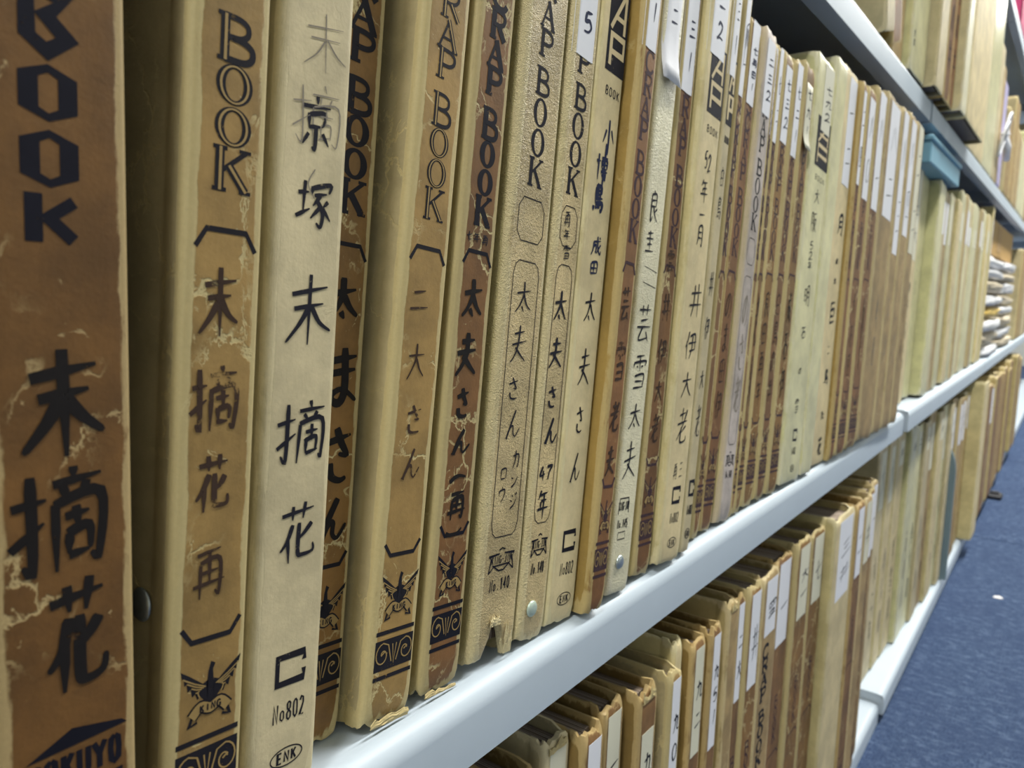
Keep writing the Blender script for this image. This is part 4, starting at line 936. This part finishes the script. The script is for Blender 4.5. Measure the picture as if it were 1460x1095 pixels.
# blue box lying on those books
t = empty('box_file', (-0.97*U, 6.50*U, ZC + .966*U), (math.radians(0), 0, 0)); tag(t, 'light blue flat box file lying on top of the cream scrapbooks under the upper shelf', 'box')
v, f = box_vf(-.17, -.002, .003, 1.66*U-.003, 0.0, .024, .0015); mesh_obj('box_tray', v, f, M['blue_box'], t)
v, f = box_vf(-.172, 0.0, 0.0, 1.66*U, .0245, .031, .0015); mesh_obj('box_lid', v, f, M['blue_box'], t)

# ------------------------------------------------------------------ lower shelf, nearest bay
GL_ = 'scrapbooks on the lowest shelf of the nearest bay'
low = [  # xs, yn, yf, H, mat, label text, label z0, old, desc
 (-1.05, 1.40, 1.53, 312, 'olive', '', 0, 0, 'dark brown scrapbook at the left end of the visible lowest row'),
 (-1.06, 1.585, 1.715, 314, 'cream', 'く', 240, 1, 'lowest-row scrapbook with a pale label and peeling head, leftmost label in the row'),
 (-1.015, 1.722, 1.835, 310, 'olive', '/八八', 236, 0, 'lowest-row scrapbook labelled with two slanting strokes, second label from the left'),
 (-1.03, 1.862, 1.985, 312, 'olive', '一九', 238, 1, 'lowest-row scrapbook labelled one-nine, third label from the left'),
 (-1.0, 2.035, 2.165, 309, 'olive', '九〇', 226, 1, 'lowest-row scrapbook with crumpled head and a low-set label nine-zero'),
 (-.995, 2.255, 2.355, 306, 'brown_tan', '九〇2', 222, 0, 'lowest-row scrapbook with a long white label reaching its head, beside the crumpled one'),
 (-1.03, 2.362, 2.425, 316, 'cream_yellow', '', 0, 0, 'yellow folder cover set back in the lowest row'),
 (-1.01, 2.480, 2.600, 309, 'olive', '九二', 238, 1, 'lowest-row scrapbook labelled nine-two'),
 (-1.0, 2.632, 2.735, 309, 'olive', '九5/', 232, 0, 'lowest-row scrapbook whose white label has a rounded foot'),
 (-1.02, 2.86, 2.975, 312, 'faded', '', 0, 0, 'lowest-row scrapbook with a sharp cream front edge'),
 (-1.03, 2.985, 3.085, 309, 'olive', '二大', 236, 0, 'brown lowest-row scrapbook with narrow label right of the cream-edged one'),
 (-1.02, 3.10, 3.275, 309, 'brown', '井', 236, 0, 'brown lowest-row scrapbook, second narrow label right of the cream-edged one'),
 (-1.02, 3.285, 3.515, 309, 'faded', '四2', 262, 0, 'lowest-row scrapbook with bold black RAP BOOK lettering and a short bluish label'),
 (-1.04, 3.53, 3.79, 309, 'olive', '一', 238, 0, 'lowest-row brown scrapbook right of the bold lettered one'),
 (-1.02, 3.80, 4.05, 311, 'brown', '大一', 246, 1, 'lowest-row scrapbook labelled just left of the broad cream one'),
 (-1.02, 4.06, 4.33, 309, 'brown', '七', 246, 1, 'lowest-row dark brown scrapbook touching the broad cream one'),
 (-.97, 4.34, 4.80, 311, 'cream_yellow', '三井', 232, 0, 'broad cream scrapbook in the lowest row with a pinkish page top'),
 (-.96, 4.81, 5.03, 309, 'olive', '二', 236, 0, 'lowest-row brown scrapbook right of the broad cream one'),
 (-.96, 5.04, 5.24, 308, 'faded', '井', 240, 1, 'lowest-row faded scrapbook, third from the end of the near bay'),
 (-.98, 5.25, 5.42, 309, 'brown', '', 236, 0, 'lowest-row brown scrapbook, second from the end of the near bay'),
 (-1.0, 5.43, 5.60, 312, 'faded', '一', 236, 0, 'last lowest-row scrapbook of the near bay'),
]
for i, (xs, yn, yf, H, mk, tx, z0, old, desc) in enumerate(low):
    t, th, rn = book(xs, yn, yf, 1.6, H, M[mk], desc, GL_, zs=-3.262, rag=1.7, seed=500+i)
    ink = Ink(th)
    if mk in ('olive', 'brown', 'brown_tan') and th > 13: print_king(ink, 'bold', 8.5, 1.1, top=False)
    if i == 12:
        for zz0, ch in ((245, 'C'), (235, 'R'), (224, 'A'), (213, 'P'), (196, 'B'), (185, 'O'), (174, 'O'), (163, 'K')): ink.letter(ch, th*.4, zz0+10, zz0, 14, 2.0)
    ink.build('printed_title', [M['ink_purple' if i != 12 else 'ink'], M['inkbase']], t)
    if z0: paper_label(th, z0, H-6 if i != 4 else 286, t, tx, 1.1 if th > 14 else .8, rn, old=bool(old), penkey='pen', fit=(H-22 if i != 4 else 278, z0+12), y0=th*.2)
    if i in (1, 4, 9): torn_flap(t, th, th*.5, H-7, th*.7, 6, M['brown_tan'], rn, .2)

# ------------------------------------------------------------------ lower shelf, second bay
GS = 'tan and cream scrapbooks on the lowest shelf of the second bay'
rnd = random.Random(77); y = 6.5; k = 0
while y < 11.9:
    wdt = rnd.choice([.24, .28, .32, .36])
    if 9.95 < y < 10.0 or (k and 9.6 < y < 9.95 and not globals().get('be')):
        be = True
        t = empty('bookend', (-0.94*U, (y+.02)*U, zz(-3.185)+.0003)); tag(t, 'grey-blue steel bookend standing upright among the scrapbooks of the lowest shelf', 'bookend')
        pts = []; W_ = .110; H_ = .235; n = 10
        vv = []
        prof = [(0, 0), (0, H_*.8)] + [(-W_/2*.35*(1-math.cos(PI/2*q/n)), H_*.8 + H_*.2*math.sin(PI/2*q/n)) for q in range(1, n+1)] + [(-W_, H_), (-W_, 0)]
        nn = len(prof); v = [(a, 0, b) for a, b in prof] + [(a, .0022*4, b) for a, b in prof]
        f = [(q, (q+1) % nn, nn+(q+1) % nn, nn+q) for q in range(nn)] + [tuple(range(nn-1, -1, -1)), tuple(range(nn, 2*nn))]
        mesh_obj('upright_plate', v, f, M['bookend'], t)
        v, f = box_vf(-W_, 0, -.001, .0088, 0, .0016); mesh_obj('foot_plate', v, f, M['bookend'], t)
        y += .10
    mk = rnd.choice(['green_cream', 'cream_yellow', 'cream', 'faded']) if y < 9.6 else rnd.choice(['faded', 'brown_tan', 'faded', 'cream'])
    fr = (-1.15 if y < 7.3 else -1.075 if y < 8.6 else -1.02) + rnd.uniform(-.02, .02)
    if y > 11.35: mk = 'cream_yellow'; fr = -.87; wdt = .50
    t, th, rn = book(fr, y, y+wdt, 1.4, rnd.choice([306, 310, 314]) if y <= 11.35 else 322, M[mk],
        'tall plain cream scrapbook standing forward at the end of the second bay, lowest shelf' if y > 11.35 else SHADE[mk] + ' scrapbook, ' + nth(k) + ' from the left in the lowest row of the second bay', None if y > 11.35 else GS, zs=-3.185, seed=700+k, rag=.8, groove=False, pages=(y < 7))
    if y <= 11.35:
        paper_label(th, rnd.choice([222, 232, 245, 262]), 296, t, rnd.choice(['二', '井', '大', '一']) , 1.4, rn, old=(y < 9.6), y0=th*.3, penkey='pen')
        if y < 9.2: writing(t, th, [(rnd.choice(['再大の', '花の太', '井雪夫', '大二年']), .55, 165, 40, 14, 1.9)], 'pen_faint' if k % 2 else 'pen')
    if y > 11.35: break
    y += wdt + .012; k += 1

# ------------------------------------------------------------------ upper shelf
GU = 'books and folders standing on the upper shelf'
def upper(xs, y0, y1, H, mk, desc, lean=0.0, zs=None, lab=None, wr=None, grp=GU):
    if zs is None: zs = 1.413 if y0 < 6.46 else 1.4065
    t, th, rn = book(xs, y0, y1, lean, H, M[mk], desc, grp, zs=zs, seed=int(y0*997), rag=.5, groove=False, pages=(y1 < 9))
    if wr: writing(t, th, [wr], 'pen')
    return t, th, rn
y = 3.0
for k, (w, mk) in enumerate(((.3, 'faded'), (.35, 'green_cream'), (.4, 'faded'))):
    upper(-1.03, y, y+w, 308, mk, 'tan volume on the upper shelf, %s of those cut by the top edge' % ('leftmost', 'second', 'third')[k]); y += w+.015
t, th, rn = upper(-.985, 4.72, 4.95, 300, 'cream', 'white-edged folder leaning towards the camera on the upper shelf', lean=-16)
t, th, rn = upper(-1.0, 4.97, 5.24, 305, 'brown_orange', 'orange brown folder leaning towards the camera on the upper shelf', lean=-16)
t, th, rn = upper(-1.05, 5.25, 5.55, 308, 'faded', 'tan folder right of the leaning orange brown one on the upper shelf', lean=0)
t, th, rn = upper(-1.0, 5.56, 6.09, 318, 'green_cream', 'broad greenish cream box book on the upper shelf near the bay joint', wr=('大の', .12, 40, 22, 8, 1.4))
for k, (a, b, xs, mk, d, hh) in enumerate((
    (6.10, 6.44, -.93, 'cream', 'pale cream volume at the bay joint on the upper shelf, left of two ochre ones', 320),
    (6.47, 6.72, -.93, 'brown_orange', 'ochre volume with black characters on the upper shelf, left of its twin', 320),
    (6.73, 6.95, -.93, 'brown_orange', 'ochre volume with black characters beside the thin white strip, upper shelf', 325),
    (6.96, 7.24, -.87, 'leather_white', 'thin white volume between the ochre and the tan ones, upper shelf', 330),
    (7.27, 8.58, -.87, 'cream_yellow', 'very broad yellowish tan box file overhanging the upper shelf', 330),
    (8.62, 9.95, -1.0, 'cream_yellow', 'yellowish volume just right of the overhanging tan file, upper shelf', 330),
    (9.97, 11.0, -1.0, 'green_cream', 'greenish volume with upright edge left of the shorter cream ones, upper shelf', 330),
    (11.02, 11.4, -1.0, 'cream', 'shorter cream volume at the white string bow, upper shelf', 240),
    (11.42, 11.72, -1.0, 'faded', 'small tan volume behind the white string bow, upper shelf', 215))):
    t, th, rn = upper(xs, a, b, min(hh, 318), mk, d, lean=0)
    if k in (1, 2): writing(t, th, [('大田石の井', .5, 230, 30, 18, 2.2)], 'pen')
t = empty('lilac_book', (-1.0*U, 11.95*U, zz(1.406)+.0003)); tag(t, 'lilac paper-covered volume tied with white string on the upper shelf', 'book')
v, f = box_vf(-.18, 0, -.035, .035, 0, .20, .003); mesh_obj('cover', v, f, M['lilac'], t)
v, f = box_vf(-.178, -.002, -.030, .030, .198, .203, .001); mesh_obj('page_block', v, f, M['pages'], t)
# white string bow round that volume
t = empty('string_bow', (-.985*U, 11.55*U, zz(1.406)+.088)); tag(t, 'white plastic string tied in a bow across the volumes on the upper shelf', 'string')
def S(*p): return [(a, b, c) for a, b, c in p]
tube('string_band', S((.004, -.02, 0), (.006, .03, .012), (.005, .08, .022), (.002, .12, .03)), .003, M['string'], t)
tube('knot', S((.006, -.018, -.006), (.010, -.014, 0), (.006, -.010, .006)), [.004, .007, .004], M['string'], t)
for sgn in (-1, 1):
    q = [(.008 + .006*math.sin(a), -.014 + sgn*.040*math.sin(a/2)*abs(math.sin(a/2)), .030*math.sin(a) + .012*sgn) for a in [PI*2*k/12 for k in range(13)]]
    tube('bow_loop', q, .0026, M['string'], t)
tube('string_tail', S((.008, -.014, 0), (.012, .010, -.022), (.010, .035, -.040)), [.005, .007, .006], M['string'], t)

# ------------------------------------------------------------------ third bay: bundles, card, old brown books
def bundle(x0, x1, y0, y1, z0, z1, mat, label, grp, seed, name='wrapped_bundle'):
    t = None; n, mth = 22, 12; v = []; f = []; rx, ry, rz = (x1-x0)/2, (y1-y0)/2, (z1-z0)/2
    for j in range(mth+1):
        ph = -PI/2 + PI*j/mth
        for i in range(n):
            a = 2*PI*i/n
            cx = math.copysign(abs(math.cos(a))**.35, math.cos(a))*abs(math.cos(ph))**.35; cy = math.copysign(abs(math.sin(a))**.35, math.sin(a))*abs(math.cos(ph))**.35
            cz = math.copysign(abs(math.sin(ph))**.6, math.sin(ph))
            d = 1 + .16*noise.noise(Vector((cx*2.2+seed, cy*3, cz*2.2)))+.07*noise.noise(Vector((cx*7+seed, cy*9, cz*6)))
            v.append((rx*cx*min(d, 1.06), ry*cy*d, rz + rz*cz*(min(d, 1) if cz > 0 else 1)))
    for j in range(mth):
        for i in range(n): f.append((j*n+i, j*n+(i+1) % n, (j+1)*n+(i+1) % n, (j+1)*n+i))
    o = mesh_obj(name, v, f, mat, smooth=True); o.location = ((x0+x1)/2, (y0+y1)/2, z0)
    return tag(o, label, 'bundle', grp)
z = zz(-.880)+.0006; rb = random.Random(5)
GB = 'plastic-wrapped bundles stacked on the middle shelf of the third bay'
for k in range(8):
    h = .024 + .004*(k % 3); sp = rb.choice([1.82, 1.84, 1.87])
    nm = ['poly', 'paper_bundle', 'poly', 'yellow_wrap', 'poly', 'paper_bundle', 'poly', 'poly'][k]
    lev = ('lowest', 'second from the bottom', 'third from the bottom', 'fourth from the bottom', 'fifth from the bottom', 'sixth from the bottom', 'seventh from the bottom', 'topmost')[k]
    desc = {'poly': 'white plastic-wrapped flat bundle in the far stack', 'paper_bundle': 'cream paper-wrapped flat bundle in the far stack', 'yellow_wrap': 'yellow-wrapped flat bundle in the middle of the far stack'}[nm]
    bundle(-.155-.16, -.153 - rb.uniform(0, .006), 1.925, 2.30, z, z+h, M[nm], desc.replace(' in the far stack', '').replace(' in the middle of the far stack', '') + ', ' + lev + ' in the nearer stack', GB if nm != 'yellow_wrap' else None, 10.0*k+3)
    bundle(-.155-.17, -.152 - rb.uniform(0, .006), 2.32, 2.72, z, z+h*1.02, M[['paper_bundle', 'poly'][k % 2]], ['cream paper-wrapped', 'white plastic-wrapped'][k % 2] + ' flat bundle, ' + lev + ' in the farther stack', GB, 10.0*k+57)
    z += h*1.025
t = empty('cardboard_box', (-.155-.02, 2.33, zz(-.880)+.2315)); tag(t, 'orange-brown cardboard box resting on top of the stacked white bundles', 'box')
v, f = box_vf(-.22, 0, -.40, .38, 0, .080, .002); mesh_obj('carton', v, f, M['orange_card'], t)
v, f = box_vf(-.221, .0008, -.12, -.02, .012, .070); mesh_obj('side_panel', v, f, M['card'], t)

y = 12.5; rb = random.Random(9)
GO = 'battered brown volumes on the lowest shelf of the third bay'
k = 0
while y < 19.5:
    w = rb.choice([.5, .6, .75])
    if y + w > 18.1 and y < 18.35: y = 18.4
    t, th, rn = book(-.88 - .05*rb.random(), y, y+w, 1.5, rb.choice([290, 300, 305]) + (0 if y < 15 else 6), M[rb.choice(['brown_red', 'faded', 'brown_tan'])], 'battered brown volume, ' + nth(k) + ' beyond the tall cream one, lowest shelf', GO, zs=-3.185, seed=900+k, rag=2.5, pages=True)
    if k == 1: paper_label(th, 200, 280, t, '', 1, rn)
    y += w+.02; k += 1
# card and paper volumes of the third bay, upper shelf, and the farther bays
k = 0; y = 12.75
GZ = 'volumes far down the aisle'
while y < 19.0:
    w = rb.choice([.7, .9, 1.2])
    if y + w > 18.1 and y < 18.35: y = 18.4
    t, th, rn = book(-1.0, y, y+w, .6, rb.choice([180, 230, 300]), M[rb.choice(['cream', 'faded', 'brown_tan', 'green_cream'])], 'far volume, ' + nth(k) + ' beyond the lilac one on the upper shelf', GZ, zs=1.406, seed=1100+k, pages=False, groove=False)
    y += w+.03; k += 1
y = 18.4; k = 0
while y < 22.0:
    w = rb.choice([.9, 1.2])
    t, th, rn = book(-1.0, y, y+w, .6, rb.choice([280, 300]), M[rb.choice(['cream', 'faded', 'brown_tan'])], 'far volume, ' + nth(k) + ' beyond the white bundles on the middle shelf', 'volumes far down the aisle, middle shelf', zs=-.880, seed=1200+k, pages=False, groove=False)
    y += w+.03; k += 1
# topmost shelf: magenta cloth volume and pink one
t, th, rn = None, None, None
for (a, b, mk, d, nm) in ((13.0, 14.2, 'magenta', 'magenta cloth volume on the topmost shelf in the corner', 'cloth_volume'), (14.3, 16.5, 'pink', 'pale pink volume on the topmost shelf beside the magenta one', 'pink_volume')):
    t = empty(nm, (-1.0*U, (a+b)/2*U, zz(3.70)+.0003)); tag(t, d, 'book')
    hw = (b-a)/2*U
    v, f = box_vf(-.19, 0, -hw, -hw+.003, 0, .25, .0008); mesh_obj('board', v, f, M[mk], t)
    v, f = box_vf(-.19, 0, hw-.003, hw, 0, .25, .0008); mesh_obj('board', v, f, M[mk], t)
    v, f = box_vf(-.003, .0, -hw, hw, 0, .25, .0008); mesh_obj('spine', v, f, M[mk], t)
    v, f = box_vf(-.186, -.004, -hw+.004, hw-.004, .003, .246); mesh_obj('page_block', v, f, M['pages'], t)

# ------------------------------------------------------------------ small things on the carpet and on the far shelf post
t = empty('shelf_clip', (-.959*U, 15.26*U, 0.0)); tag(t, 'small black plastic clip lying on the carpet by the lowest shelf', 'clip')
v, f = box_vf(-.004, .030, -.022, .022, 0.0002, .012, .004); mesh_obj('clip_body', v, f, M['black_plastic'], t)
v, f = box_vf(.002, .022, -.006, .006, .0115, .018, .002); mesh_obj('clip_tab', v, f, M['black_plastic'], t)
pts = [(-.006, -.004, .0004), (.004, -.006, .0012), (.009, 0, .0004), (.003, .005, .0022), (-.006, .004, .0006)]
v = pts + [(a, b, c+.0006) for a, b, c in pts]; n = 5
o = mesh_obj('paper_scrap', v, [(0, 1, 2, 3, 4)[::-1], (5, 6, 7, 8, 9)] + [(q, (q+1) % n, n+(q+1) % n, n+q) for q in range(n)], M['white_scrap'])
o.location = (-.456*U, 10.12*U, 0); tag(o, 'tiny white scrap of paper lying on the blue carpet', 'scrap')
